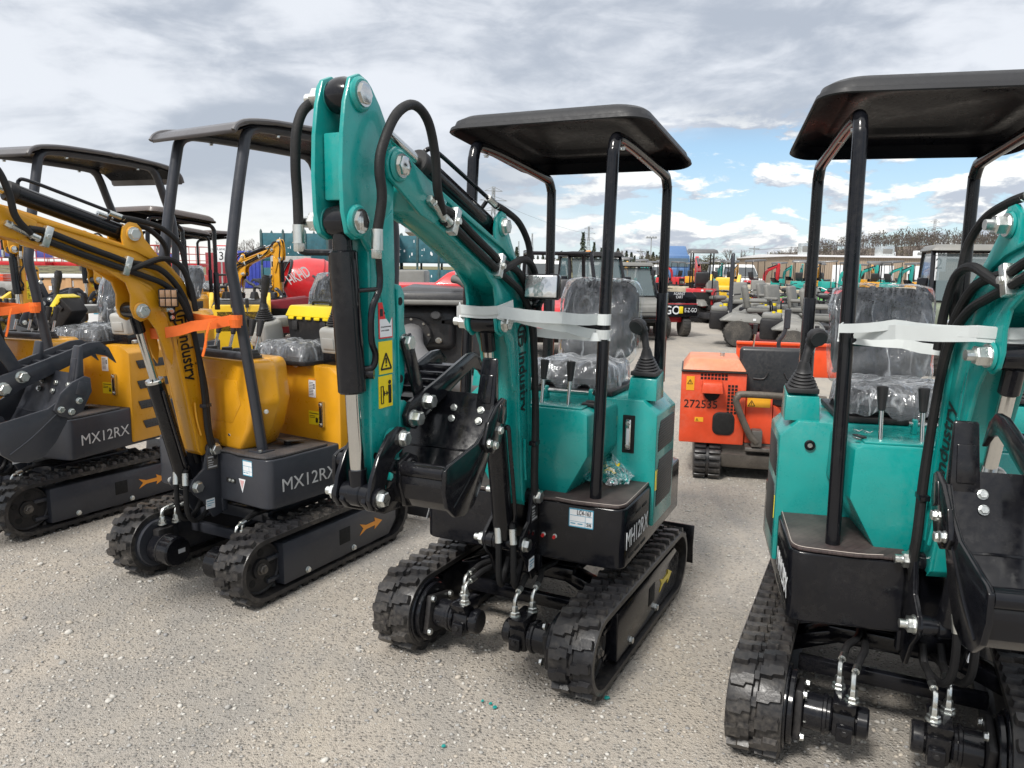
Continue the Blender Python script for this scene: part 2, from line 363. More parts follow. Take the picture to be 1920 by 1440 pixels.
def undercarriage(root, st, motor):
    FR = st['frame']
    for s in (-1, 1):
        track_mesh(s).obj('rubber_track', root, ang=28)
        mb = MB()
        o = [(.515,.062),(.515,.272),(-.31,.272),(-.40,.22),(-.40,.14),(-.33,.062)]
        mb.prism(o, 'y', s*.345, s*.476, FR, .006)
        for z in (.10, .21): mb.box((.545,s*.43,z), (.09,.03,.022), FR, .004)
        mb.box((.06,s*.4765,.175), (.085,.004,.085), HOLE, .0015)
        for x in (.35, -.01): mb.bolt((x,s*.476,.085), (0,s,0), .014)
        fr = mb.obj('track_frame', root)
        a = MB(); arrow = [(-.30,.215),(-.235,.245),(-.24,.228),(-.20,.226),(-.165,.245),(-.18,.215),(-.165,.185),(-.20,.203),(-.24,.203),(-.235,.186)]
        arrow = [(-.065-t, .168+w_) for t, w_ in ((0,.032),(.055,.012),(.135,.012),(.130,.034),(.20,0),(.130,-.034),(.135,-.012),(.055,-.012),(0,-.032),(.030,0))]
        a.prism(arrow, 'y', s*.4762, s*.4780, st['arrow'], 0); a.obj('arrow_decal', fr)
        for x in (.32, .08, -.16):
            r = MB(); r.cyl((x,s*.35,.078), (x,s*.46,.078), .046, DULL, 20, bev=.006); r.obj('track_roller', root)
        w = MB(); w.lathe([(0,.05),(0,.126),(.035,.126),(.035,.11),(.06,.105),(.06,.126),(.095,.126),(.095,.118),(.088,.112),(.088,.05),(.10,.048),(.10,.0)], (FX,s*.345,CZ), (0,s,0), DULL, 36, closed=False)
        for k in range(5):
            a0 = 2*pi*k/5+.4; w.cyl((FX+.078*cos(a0), s*.43, CZ+.078*sin(a0)), (FX+.078*cos(a0), s*.4345, CZ+.078*sin(a0)), .019, HOLE, 14)
        for k in range(14):
            a0 = 2*pi*k/14; w.box((FX+.126*cos(a0), s*.39, CZ+.126*sin(a0)), (.03,.03,.018), DULL, .004, Matrix.Rotation(-a0, 3, 'Y'))
        sp = w.obj('sprocket', root)
        nb = MB(); nb.bolt((FX,s*.443,CZ), (0,s,0), .024, STEEL, .018); nb.cyl((FX,s*.46,CZ), (FX,s*.475,CZ), .012, STEEL, 10); nb.obj('axle_nut', sp)
        w = MB(); w.lathe([(0,.05),(0,.118),(.04,.124),(.06,.124),(.10,.118),(.10,.05)], (RX,s*.34,CZ), (0,s,0), DULL, 32); w.obj('idler_wheel', root)
        # hydraulic drive motor, on the inner side
        d = MB(); yi = s*.305
        d.cyl((FX,s*.345,CZ), (FX,yi,CZ), .138, FR, 40, bev=.004); d.cyl((FX,yi,CZ), (FX,s*.285,CZ), .122, FR, 40, bev=.004)
        if motor == 'long':
            R = Matrix.Rotation(RAD(12*s), 3, 'Y')
            d.box((FX,s*.272,CZ), (.16,.026,.16), DULL, .008, R)
            for a0 in (45,135,225,315): d.bolt((FX+.096*cos(RAD(a0+12)), s*.259, CZ+.096*sin(RAD(a0+12))), (0,-s,0), .013)
            d.cyl((FX,s*.26,CZ), (FX,s*.17,CZ), .060, BLACK, 28, bev=.006); d.cyl((FX,s*.20,CZ), (FX,s*.185,CZ), .066, BLACK, 28, bev=.003)
            d.box((FX,s*.135,CZ), (.105,.072,.105), BLACK, .014, R); d.cyl((FX,s*.10,CZ), (FX,s*.06,CZ), .050, BLACK, 24, bev=.006)
            d.prism([(FX-.05,.215),(FX+.05,.215),(FX+.075,.262),(FX-.075,.262)], 'y', s*.10, s*.17, BLACK, .006)
            d.box((FX+.058,s*.13,CZ-.02), (.03,.05,.055), BLACK, .006)
            d.bolt((FX+.073,s*.13,CZ-.01), (1,0,0), .010, DULL)
            for a0 in (30,150,270): d.bolt((FX+.042*cos(RAD(a0)), s*.10, CZ+.042*sin(RAD(a0))), (0,-s,0), .008, DULL)
            ports = [(FX+.035, .115), (FX-.035, .158)]; top = .262
        else:
            d.box((FX-.01,s*.262,CZ+.01), (.10,.05,.15), DULL, .012)
            d.cyl((FX+.01,s*.28,CZ-.02), (FX+.01,s*.13,CZ-.02), .078, BLACK, 36, bev=.008); d.cyl((FX+.01,s*.215,CZ-.02), (FX+.01,s*.208,CZ-.02), .0795, DULL, 36)
            d.decal((FX+.05,s*.1295,CZ-.03) if s > 0 else (FX-.03,s*.1295,CZ-.03), (-s,0,0), (0,0,1), .04, .022, SILVER)
            ports = [(FX-.01, .27), (FX-.075, .245)]; top = .275
        dm = d.obj('drive_motor', root)
        for i, (px, py) in enumerate(ports):
            h = MB(); P = V((px, s*py, top)); h.bolt(P, (0,0,1), .020); h.bolt(P+V((0,0,.012)), (0,0,1), .014, ZINC, .028)
            e = [P+V((0,0,.03)), P+V((0,0,.058)), P+V((-.012,0,.078)), P+V((-.035,-s*.004,.086))]
            h.tube(e, .0085, ZINC, 8, 5); h.cyl(e[-1], e[-1]+V((-.035,-s*.005,.004)), .0125, ZINC, 10)
            q = e[-1]+V((-.03,-s*.004,.004))
            h.tube([q, q+V((-.05,-s*.01,.012)), q+V((-.14,-s*(.02+.02*i),.008)), V((.16,s*.10,.31)), V((.08,s*.07,.32))], .0125, HOSE, 10, 6)
            h.obj('hydraulic_fitting', dm)
    c = MB()
    c.box((.06,0,.315), (.50,.40,.05), FR, .008); c.cyl((0,0,.33), (0,0,.425), .19, DULL, 40, bev=.005); c.cyl((0,0,.36), (0,0,.375), .205, DULL, 40)
    for sx in (.30, -.22):
        for s in (-1, 1):
            c.hexa([(sx-.05,s*.16,.285),(sx+.05,s*.16,.285),(sx+.05,s*.16,.338),(sx-.05,s*.16,.338)], [(sx-.05,s*.36,.20),(sx+.05,s*.36,.20),(sx+.05,s*.36,.268),(sx-.05,s*.36,.268)], FR, .006)
    c.box((.40,0,.205), (.035,.60,.055), FR, .005); c.box((.33,0,.31), (.04,.42,.06), FR, .006)
    c.obj('cross_frame', root)
    b = MB(); b.prism([(-.80,.02),(-.79,.02),(-.775,.12),(-.79,.235),(-.80,.235),(-.79,.12)], 'y', -.455, .455, FR, .002)
    for s in (-1, 1): b.box((-.60,s*.21,.17), (.40,.05,.07), FR, .006)
    b.obj('dozer_blade', root)

PLAT = [(.50,-.40),(.50,.40),(.494,.43),(.482,.446),(.46,.455),(-.45,.455),(-.52,.36),(-.52,-.36),(-.45,-.455),(.46,-.455),(.482,-.446),(.494,-.43)]
def wavy_roof(st):
    """moulded canopy: rounded plan, rolled rim that rises to the front corners, shallow domed top, hollow below"""
    x0, x1, hw = -.525, .375, .45; n = 9
    def ring(ins, dz, r):
        o = []
        for x, y in rrect(x0+ins, x1-ins, -hw+ins, hw-ins, r, n):
            t = (x-x0)/(x1-x0); z = 2.105 + .095*min(1,max(0,t))**.75 + .012*sin(pi*min(1,max(0,t)))*0
            o.append((x, y, z+dz))
        return o
    mb = MB(); T = st['roof']
    def skin(rings, mat, flip=False):
        k = len(rings[0]); vs = [p for r in rings for p in r]; fs = []
        for i in range(len(rings)-1):
            for j in range(k):
                l = (j+1) % k; q = (i*k+j, i*k+l, (i+1)*k+l, (i+1)*k+j); fs.append(q[::-1] if flip else q)
        q = tuple(range((len(rings)-1)*k, len(rings)*k)); fs.append(q[::-1] if flip else q); mb.add(vs, fs, mat)
    skin([ring(.004,0,.10), ring(0,.004,.10), ring(.004,.018,.10), ring(.014,.022,.10), ring(.022,.046,.10), ring(.045,.064,.11), ring(.09,.072,.13), ring(.25,.078,.12)], T)
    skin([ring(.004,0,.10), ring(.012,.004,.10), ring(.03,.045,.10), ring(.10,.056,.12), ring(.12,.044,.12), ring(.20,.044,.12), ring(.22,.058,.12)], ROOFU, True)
    return mb
def arch_roof(st):
    mb = MB(); T = st['roof']
    top = [(.56,2.225),(.535,2.255),(.47,2.28),(.30,2.298),(-.02,2.305),(-.06,2.300),(-.10,2.305),(-.42,2.292),(-.56,2.272),(-.62,2.235),(-.64,2.19)]
    low = [(x*.985-.003, z-.016) for x, z in top]
    mb.prism(top+low[::-1], 'y', -.255, .375, T, .004)
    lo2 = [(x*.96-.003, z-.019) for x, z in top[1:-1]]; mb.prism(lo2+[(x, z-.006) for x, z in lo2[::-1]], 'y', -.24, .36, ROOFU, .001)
    for s in (-1, 1):
        e = [(x, z+.002) for x, z in top]; mb.tube([(x, .375 if s > 0 else -.255, z-.006) for x, z in e], .011, T, 8, 3)
    return mb
def sticker(parent, o, r, u, w, h, base, marks, rot, name='sticker'):
    """label plate; marks: (x, y, w, h, material) in fractions"""
    mb = MB(); o, r, u = V(o), V(r).normalized(), V(u).normalized(); n = r.cross(u)
    mb.decal(o, r, u, w, h, base)
    for x, y, a, b, m in marks: mb.decal(o+r*(x*w)+u*(y*h)+n*.001, r, u, a*w, b*h, m, .0014)
    return mb.obj(name, parent, rot)
def tri_marks(mb, o, r, u, s, mat, n):
    """outlined warning triangle"""
    a, b, c = V((0,0)), V((1,0)), V((.5,.88))
    for p, q in ((a,b),(b,c),(c,a)):
        P = o+r*(p.x*s)+u*(p.y*s)+n*.002; Q = o+r*(q.x*s)+u*(q.y*s)+n*.002
        d = (Q-P).normalized(); t = n.cross(d)*.05*s
        mb.hexa([P-t,Q-t,Q+t,P+t], [p+n*.0012 for p in (P-t,Q-t,Q+t,P+t)], mat, 0)
    mb.decal(o+r*(.45*s)+u*(.30*s)+n*.002, r, u, .1*s, .32*s, mat); mb.decal(o+r*(.45*s)+u*(.14*s)+n*.002, r, u, .1*s, .09*s, mat)
def cushion(w, d, h, mat, n=10, puff=.25, seed=0):
    """stuffed pad, lying flat, centred, top at h"""
    rnd = random.Random(seed); P = []
    for i in range(n+1):
        row = []
        for j in range(n+1):
            u, v = 2*i/n-1, 2*j/n-1
            k = (1-abs(u)**4)*(1-abs(v)**4); z = h*(.45+.55*k**.45) if k > 0 else h*.3
            cr = 1-.11*(u*v)**4; row.append((u*d/2*cr*(1-.03*abs(v)**6), v*w/2*cr*(1-.03*abs(u)**6), z+rnd.uniform(-.003,.003)))
        P.append(row)
    mb = MB(); mb.grid(P, mat)
    e = [P[0][j] for j in range(n+1)]+[P[i][n] for i in range(1,n+1)]+[P[n][j] for j in range(n-1,-1,-1)]+[P[i][0] for i in range(n-1,0,-1)]
    k = len(e); vs = e+[(x*.97,y*.97,0) for x,y,z in e]; mb.add(vs, [(a,k+a,k+(a+1)%k,(a+1)%k) for a in range(k)]+[tuple(range(k,2*k))], mat)
    return mb
def film(M, w, d, h, seed, flare=.02):
    """loose crumpled plastic film draped over a pad"""
    rnd = random.Random(seed); n = 34; P = []; q = [rnd.uniform(0,6) for _ in range(6)]
    for i in range(n+1):
        row = []
        for j in range(n+1):
            u, v = 2*i/n-1, 2*j/n-1; m = max(abs(u),abs(v))
            fold = .0055*sin(8*v+1.8*sin(2.6*u+q[0])+q[1]) + .0035*sin(15*v-4*u+q[2]) + .003*sin(11*u+3*v+q[3])
            k = max(0,(1-abs(u)**5)*(1-abs(v)**5)); z = h*1.06*(.2+.8*k**.35)+.013+fold
            if m > .97: z = -.010+fold*2.4
            g = (1.03+flare*(m**6)*(1+.9*sin(9*u+7*v+q[4])))*(1-.10*(u*v)**4); row.append((u*d/2*g, v*w/2*g, z))
        P.append(row)
    mb = MB(); mb.M = M; mb.grid(P, WRAP); return mb

def excavator(st, label, loc, yaw, slew, boomrot=0., byaw=0., group='mini excavators parked in the front row'):
    global FX, TY
    FX, TY = (.678, .402) if st['kind'] == 'teal' else (.628, .392)
    root = thing('mini_excavator', label, 'mini excavator', (loc[0],loc[1],0), yaw, group); BL = st.get('bl', -.12)
    k = st['kind']; B, FR, PO = st['body'], st['frame'], st['post']
    undercarriage(root, st, 'long' if k == 'teal' else 'round')
    R = slew
    # ---- platform (counter frame) with name plate lettering
    mb = MB(); mb.prism(PLAT, 'z', .432, .684, FR, .012, 3)
    if k == 'teal':
        for s in (-1, 1):
            for z in (.465,.63):
                for x in (.20,.29,.38): mb.box((x,s*.455,z), (.07,.004,.012), HOLE, .001)
    pf = mb.obj('platform_body', root, R)
    for s in (-1, 1):
        if k == 'teal': lettering(pf, 'MH12RX', .075, (.470 if s > 0 else .165, s*.4555, .510), (-s,0,0), (0,0,1), WHITE, sx=.80)
        else: lettering(pf, 'MX12RX', .066, (.425 if s > 0 else .03, s*.4555, .512), (-s,0,0), (0,0,1), SILVER, sx=1.04)
    y0 = .225 if k == 'teal' else .27
    lot = sticker(pf, (.5005,y0,.588), (0,1,0), (0,0,1), .105 if k == 'teal' else .07, .078, WHITE,
        [(0,.94,1,.06,BLUES),(0,0,1,.05,BLUES),(0,.0,.03,1,BLUES),(.97,0,.03,1,BLUES),(.05,.62,.9,.02,BLUES),(.66,.05,.015,.55,BLUES),(.05,.30,.9,.015,BLUES),(.07,.17,.2,.05,BLUES),(.36,.17,.2,.05,BLUES)], 0, 'lot_sticker')
    if k == 'teal' and not st['lot']: bpy.data.objects.remove(lot)
    if k == 'teal' and st['lot']:
        lettering(lot, st['lot'], .020, (.5025,y0+.034,.642), (0,1,0), (0,.05,1), INK, sx=.6); lettering(lot, st['lot2'], .014, (.5025,y0+.076,.598), (0,1,0), (0,0,1), INK, sx=.8)
    if k == 'teal':
        for y in (.115,.165): g = MB(); g.bolt((.5005,y,.535), (1,0,0), .008, ZINC); g.cyl((.505,y,.535), (.517,y,.532), .0065, RSTK, 10); g.obj('grease_nipple', pf)
    else:
        g = MB(); n = V((1,0,0)); o = V((.501,.255,.475))
        g.hexa([(.5005,.235,.565),(.5005,.285,.565),(.5005,.26,.495)], [(.502,.235,.565),(.502,.285,.565),(.502,.26,.495)], WHITE, 0)
        g.hexa([(.5018,.244,.558),(.5018,.276,.558),(.5018,.26,.515)], [(.503,.244,.558),(.503,.276,.558),(.503,.26,.515)], surf('pink_sticker',(.6,.35,.35),.5), 0)
        g.obj('warning_sticker', pf); g = MB(); g.box((.501,.175,.545), (.004,.07,.022), HOLE, .002)
        for y in (.165,.19): g.bolt((.502,y,.545), (1,0,0), .008, ZINC)
        g.obj('grease_nipple', pf)
    # ---- floor mat
    mb = MB(); rnd = random.Random(3)
    for s in (-1, 1):
        out = [(.10,.18),(.10,.448),(.40,.452),(.46,.450),(.492,.43),(.503,.38),(.515,.25),(.505,.17),(.515,.10),(.30,.06)]
        mb.prism([(x, s*y) for x, y in out], 'z', .686, .698, st['mat'], .004)
        if k == 'teal':
            e = out[1:8]; mb.tube([(x-.006,s*(y-.006),.6995) for x,y in e], .0013, surf('thread',(.45,.40,.36),.7), 4, 4)
    mb.obj('floor_mat', root, R)
    # ---- rear bodywork
    mb = MB()
    if k == 'teal':
        sec = [(-.47,.50),(-.47,1.0),(-.405,1.06),(.405,1.06),(.47,1.0),(.47,.50)]
        mb.hexa([(.10,y,z) for y,z in sec], [(-.24,y,z) for y,z in sec], B, .006)
        mb.hexa([(-.24,y,z) for y,z in sec], [(-.50,y*.62,z) for y,z in sec], B, .006)
    else:
        sec = [(-.475,.45),(-.475,1.04),(-.40,1.09),(.40,1.09),(.475,1.04),(.475,.45)]
        mb.hexa([(.03,y*.99,z) for y,z in sec], [(-.28,y,z) for y,z in sec], B, .010)
        mb.hexa([(-.28,y,z) for y,z in sec], [(-.56,y*.7,z) for y,z in sec], B, .010)
    bd = mb.obj('bodywork', root, R)
    for s in (-1, 1):
        if k == 'teal':
            for z0, z1 in ((.83,.965),(.58,.79)):
                g = MB(); g.prism([(.065,z0),(-.19,z0),(-.215,z0+.03),(-.215,z1),(.035,z1),(.065,z1-.05)], 'y', s*.468, s*.4725, LOUV, .0015); g.obj('side_grille', bd)
            g = MB(); g.decal((.09 if s > 0 else .02, s*.4705, .66) , (-s,0,0), (0,0,1), .05, .09, YSTK); g.obj('warning_sticker', bd)
        else:
            for i in range(4):
                z = .96-.135*i; ww = .125 if i < 3 else .10
                g = MB(); g.prism([(-.02-(.03 if i == 3 else 0),z+.028),(-.045-(.03 if i == 3 else 0),z-.028),(-.05-ww*2,z-.028),(-.05-ww*2,z+.028)], 'y', s*.4735, s*.4775, PERF, .002); g.obj('side_grille', bd)
    xf = .1005 if k == 'teal' else .0305
    if k == 'teal':
        g = MB(); g.box((xf,.345,.905), (.006,.055,.17), HOLE, .003); g.box((xf+.006,.345,.905), (.012,.026,.135), CHROME, .004); g.box((xf+.013,.345,.895), (.004,.014,.075), WHITE, .001); g.bolt((xf+.012,.345,.955), (1,0,0), .009); g.bolt((xf+.012,.345,.855), (1,0,0), .009); g.obj('fuel_gauge', bd)
        fs = sticker(bd, (xf,.205,.905), (0,1,0), (0,0,1), .085, .075, YSTK, [(.08,.80,.84,.05,INK),(.08,.62,.5,.04,INK),(.08,.5,.5,.04,INK),(.66,.18,.16,.36,INK),(.69,.36,.10,.12,YSTK),(.84,.2,.03,.28,INK)], 0, 'fuel_sticker')
        g = MB(); g.cyl((xf-.002,-.36,.97), (xf+.012,-.36,.97), .020, BLACK, 24, bev=.003); g.cyl((xf+.012,-.36,.97), (xf+.014,-.36,.97), .009, ZINC, 16); g.obj('key_switch', bd)
        g = MB(); g.cyl((-.06,.36,1.058), (-.06,.36,1.066), .05, HOLE, 28); g.cyl((-.06,.36,1.06), (-.06,.36,1.10), .020, BLACK, 16); g.cyl((-.06,.36,1.10), (-.06,.36,1.145), .030, CHROME, 12, bev=.008); g.obj('filler_cap', bd)
    else:
        g = MB(); g.box((xf+.010,.345,.83), (.020,.028,.14), CHROME, .004); g.box((xf+.021,.345,.83), (.004,.013,.075), INK, .001); g.bolt((xf+.018,.345,.885), (1,0,0), .010); g.bolt((xf+.018,.345,.775), (1,0,0), .010); g.obj('fuel_gauge', bd)
        sticker(bd, (xf,.235,.765), (0,1,0), (0,0,1), .082, .075, YSTK, [(.08,.80,.84,.05,INK),(.08,.62,.5,.04,INK),(.08,.5,.5,.04,INK),(.66,.18,.16,.36,INK),(.69,.36,.10,.12,YSTK),(.84,.2,.03,.28,INK)], 0, 'fuel_sticker')
        sticker(bd, (xf,.24,.915), (0,1,0), (0,0,1), .052, .105, WHITE, [(0,.90,1,.1,OSTK)]+[(.08,.12+.08*i,.6,.025,INK) for i in range(9)]+[(.70,.45,.18,.25,INK),(.74,.49,.10,.17,WHITE)], 0, 'instruction_sticker')
        g = MB(); g.cyl((-.10,.36,1.088), (-.10,.36,1.115), .045, ZINC, 20, bev=.006); g.cyl((-.10,.36,1.115), (-.10,.36,1.13), .03, CHROME, 12); g.obj('filler_cap', bd)
        g = MB()
        for y in (-.02,.06): g.tube([(-.0,y,1.09),(.035,y,1.085),(.035,y,1.05),(.033,y,1.03)], .007, B, 8, 4)
        g.cyl((.03,-.05,1.088),(.03,.10,1.088),.007,ZINC,10); g.obj('seat_hinge', bd)
    # ---- control console
    mb = MB()
    if k == 'teal':
        a = [(-.25,1.05),(.25,1.05),(.285,1.035),(.29,.86),(.19,.688),(-.19,.688),(-.29,.86),(-.285,1.035)]
        mb.hexa([(.42,y*.92,z) for y,z in a], [(.101,y*1.02,z) for y,z in a], B, .008); mb.box((.34,0,1.054), (.12,.46,.008), B, .003); cx = .35
    else:
        a = [(-.30,1.155),(.30,1.155),(.335,1.125),(.36,.95),(.30,.80),(.22,.69),(-.22,.69),(-.30,.80),(-.36,.95),(-.335,1.125)]
        mb.hexa([(.46,y*.88,z) for y,z in a], [(.33,y*1.04,z) for y,z in a], B, .022, 4); mb.hexa([(.335,y*.99,z) for y,z in a], [(.20,y*.80,z) for y,z in a], B, .022, 4)
        b = [(-.20,1.05),(.20,1.05),(.22,.93),(.15,.83),(-.15,.83),(-.22,.93)]
        mb.hexa([(.463,y,z) for y,z in b], [(.452,y,z) for y,z in b], B, .004)
        for s in (-1,1): mb.bolt((.452,s*.12,.765), (1,0,-.2), .010); mb.bolt((.40,s*.335,.90), (1,s,0), .010)
        cx = .36
    cn = mb.obj('control_console', root, R)
    levs = [(-.17,.24),(-.04,.235),(.03,.235),(.15,.235)] if k == 'teal' else [(-.12,.28),(.0,.28),(.09,.26),(.14,.26),(.2,.27)]
    zc = 1.055 if k == 'teal' else 1.16
    for y, h in levs:
        g = MB(); tx = -.03 if k == 'teal' else -.06
        g.cyl((cx,y,zc-.02), (cx+tx*.7,y,zc+.11), .0075, CHROME, 12); g.cyl((cx+tx*.65,y,zc+.10), (cx+tx,y,zc+.185), .012, GRIP, 14, .019, bev=.004)
        if k != 'teal': g.lathe([(0,.045),(.012,.045),(.014,.036),(.026,.036),(.028,.028),(.04,.026),(.042,.012)], (cx,y,zc-.004), (0,0,1), GRIP, 16)
        g.obj('lever', cn)
    if k == 'teal':
        g = MB(); g.cyl((.17,-.04,1.085), (.17,.20,1.085), .009, CHROME, 12)
        for y in (-.02,.19): g.prism([(.15,1.05),(.185,1.05),(.185,1.10),(.165,1.105)], 'y', y-.008, y+.008, B, .002)
        g.obj('lock_bar', cn); g = MB(); g.box((.30,.235,1.06), (.05,.07,.014), GRIP, .004); g.box((.29,.235,1.068), (.02,.05,.01), GRIP, .004, Matrix.Rotation(.3,3,'Y')); g.obj('foot_pedal', cn)
    else:
        g = MB(); g.box((.22,.30,.72), (.12,.09,.008), STEEL, .003, Matrix.Rotation(-.15,3,'Y')); g.cyl((.24,.30,.69), (.24,.30,.72), .02, BLACK, 14); g.obj('foot_pedal', root, R)
    # ---- seat
    sy = st.get('sy', .03) if k == 'teal' else .05
    mb = MB(); mb.box((-.12,sy,1.075 if k == 'teal' else 1.10), (.42,.46,.022), DULL, .004); mb.box((-.10,sy,1.092), (.30,.30,.03), BLACK, .004)
    seat = mb.obj('seat', root, R)
    cs = cushion(.41, .40, .085, SEATV, seed=1); cs.M = None
    T = Matrix.Translation((-.12,sy,1.105)); cs.v = [tuple(T @ V(p)) for p in cs.v]; cs.obj('seat_cushion', seat, ang=60)
    Tb = Matrix.Translation((-.33,sy,1.19)) @ Matrix.Rotation(RAD(78), 4, 'Y') @ Matrix.Translation((-.185,0,-.045))
    bk = cushion(.40, .40, .085, SEATV, seed=2); bk.v = [tuple(Tb @ V(p)) for p in bk.v]; bk.obj('backrest', seat, ang=60)
    film(Matrix.Translation((-.12,sy,1.105)), .41, .40, .085, 5).obj('plastic_cover', seat, ang=60)
    film(Tb, .40, .42, .085, 6).obj('plastic_cover', seat, ang=60)
    for s in (-1, 1):
        if k == 'teal':
            y = s*.39; g = MB(); g.hexa([(.07,y-.065,1.055),(.07,y+.065,1.055),(-.06,y+.065,1.055),(-.06,y-.065,1.055)], [(.055,y-.06,1.15),(.055,y+.06,1.15),(-.06,y+.06,1.175),(-.06,y-.06,1.175)], B, .004)
            pod = g.obj('joystick_box', bd); c = V((.0,y,1.165)); nn = V((.2,0,1)).normalized()
        else:
            y = .045+s*.29; g = MB(); g.box((-.10,y,1.225), (.15,.145,.15), PODG, .026, Matrix.Rotation(.15,3,'Y'), 4); g.box((-.28,y,1.29), (.28,.12,.06), PODG, .018); g.box((-.15,y,1.12), (.22,.12,.10), BLACK, .012); g.box((-.024,y,1.205), (.008,.085,.06), PODG, .006, Matrix.Rotation(.15,3,'Y'))
            pod = g.obj('joystick_box', root, R); c = V((-.09,y,1.292)); nn = V((.05,0,1)).normalized()
        g = MB(); pr = []
        sc = 1. if k == 'teal' else .95
        if k == 'teal': g.box(c+nn*.006, (.125,.115,.02), GRIP, .004)
        for i in range(6): r0 = (.060-.0055*i)*sc; pr += [(.012*i*sc+.012,r0-.006),(.012*i*sc+.017,r0),(.012*i*sc+.022,r0-.005)]
        pr += [(.098*sc,.024*sc),(.12*sc,.017)]
        g.lathe(pr, c, nn, GRIP, 20); g.obj('bellows', pod)
        g = MB(); a = c+nn*.10*sc
        if k == 'teal':
            e = [a, a+V((-.005,-s*.01,.05)), a+V((-.01,-s*.022,.085)), a+V((.02,-s*.036,.115)), a+V((.045,-s*.042,.108))]
            g.tube(e, .02, GRIP, 12, 5, [.016,.016,.017,.02,.028,.036,.036,.030])
        else: g.tube([a, a+V((0,-s*.006,.05)), a+V((-.006,-s*.015,.11)), a+V((-.01,-s*.018,.155)), a+V((-.012,-s*.02,.175))], .018, GRIP, 12, 5, [.018,.017,.020,.023,.025,.024,.018])
        g.obj('joystick', pod)
    # ---- canopy
    (wavy_roof if k == 'teal' else arch_roof)(st).obj('canopy_roof', root, R, ang=40)
    for s in (-1, 1):
        g = MB(); y = s*.31 if k == 'teal' or s > 0 else -.205
        if k == 'teal':
            g.tube([(.425,y,.69),(.40,y,1.1),(.365,y,1.7),(.343,y,2.04),(.335,y,2.09),(.315,y,2.128),(.27,y,2.140),(.1,y,2.135),(-.2,y,2.11),(-.46,y,2.085),(-.51,y,2.07),(-.54,y,2.03),(-.545,y,1.98),(-.545,y,1.5)], .0245, PO, 14, 4)
            g.box((-.545,y,1.28), (.05,.05,.46), PO, .006); g.box((-.545,y-s*.026,1.22), (.03,.004,.30), PO, .001)
            for x in (.22,-.02,-.34): g.bolt((x,y,2.112), (0,0,-1), .011)
        else:
            g.tube([(.41,y,.70),(.47,y,1.1),(.535,y,1.50),(.555,y,1.62),(.545,y,1.70),(.50,y,1.95),(.455,y,2.16),(.435,y,2.225),(.39,y,2.26),(.30,y,2.272),(0,y,2.275),(-.35,y,2.27),(-.43,y,2.25),(-.47,y,2.2),(-.53,y,2.06),(-.585,y,1.93),(-.605,y,1.80),(-.60,y,1.6),(-.57,y,1.07)], .0265, PO, 14, 4)
            g.box((.415,y,.700), (.09,.09,.012), PO, .003); g.bolt((.45,y+s*.03,.706), (0,0,1), .010)
            for x in (.25,-.3): g.bolt((x,y,2.245), (0,0,-1), .010)
        g.obj('canopy_post', root, R)
    g = MB()
    zb, xb = (1.40,.382) if k == 'teal' else (1.18,.485)
    g.cyl((xb,-.30 if k == 'teal' else -.195,zb), (xb,.30,zb), .021, PO, 16); g.obj('grab_bar', root, R)
    # ---- boom foot bracket
    g = MB()
    for s in (-1, 1):
        g.prism([(.49,.36),(.49,.72),(.50,.745),(.52,.755),(.545,.745),(.565,.71),(.59,.61),(.655,.565),(.672,.53),(.655,.495),(.60,.44),(.55,.35)], 'y', s*.073, s*.089, FR, .003)
        g.bolt((.525,s*.089,.70), (0,s,0), .027, stud=s < 0); g.bolt((.635,s*.089,.528), (0,s,0), .026, stud=s < 0)
        g.cyl((.635,s*.073,.528), (.635,s*.045,.528), .032, FR, 20)
    g.box((.485,0,.52), (.03,.20,.30), FR, .004); g.cyl((.635,-.045,.528), (.635,.045,.528), .027, FR, 20); g.cyl((.525,-.072,.70), (.525,.072,.70), .03, FR, 20)
    br = g.obj('boom_bracket', root, R)
    sticker(br, (.585,.0895,.575) if False else (.575,.0895,.60), (-1,0,0), (0,0,1), .062, .075, STEEL if k != 'teal' else GRIP, [(.1,.8,.8,.08,SILVER),(.1,.6,.35,.06,SILVER),(.1,.45,.5,.05,SILVER),(.1,.3,.45,.05,SILVER),(.1,.12,.8,.1,SILVER)], 0, 'type_plate')
    sticker(br, (.59,.0895,.40), (-1,0,0), (0,0,1), .05, .05, WHITE, [(.08,.75,.84,.08,BLUES),(.08,.5,.84,.06,BLUES),(.08,.3,.5,.06,BLUES)], 0, 'warning_sticker')
    # ---- boom and its cylinders
    BP = V((.535,0,.70)); MBm = Matrix.Translation(BP) @ Matrix.Rotation(RAD(boomrot), 4, 'Y') @ Matrix.Translation(-BP)
    out = [(.575,.672),(.60,.70),(.672,1.30),(.695,1.40),(.765,1.52),(.87,1.582),(1.19,1.718),(1.36,1.785),(1.38,1.84),(1.36,1.90),(1.30,1.884),(.95,1.762),(.80,1.71),(.70,1.655),(.63,1.595),(.58,1.53),(.556,1.45),(.547,1.30),(.510,.74),(.512,.70),(.53,.675)]
    g = MB(); g.M = MBm; g.prism(out, 'y', -.050, .050, B, .004)
    side = [(.575,.672),(.60,.70),(.672,1.30),(.695,1.40),(.765,1.52),(.87,1.582),(1.19,1.718),(1.36,1.785),(1.36,1.802),(1.19,1.735),(.87,1.60),(.75,1.535),(.675,1.41),(.655,1.30),(.60,.84),(.59,.70)]
    side2 = [(1.36,1.895),(.98,1.765),(.86,1.722),(.862,1.76),(.852,1.80),(.82,1.822),(.785,1.815),(.765,1.79),(.755,1.745),(.70,1.672),(.63,1.605),(.58,1.54),(.552,1.455),(.543,1.30),(.53,1.0),(.545,1.0),(.562,1.30),(.575,1.44),(.60,1.52),(.66,1.59),(.74,1.655),(.80,1.69),(.98,1.748),(1.36,1.875)]
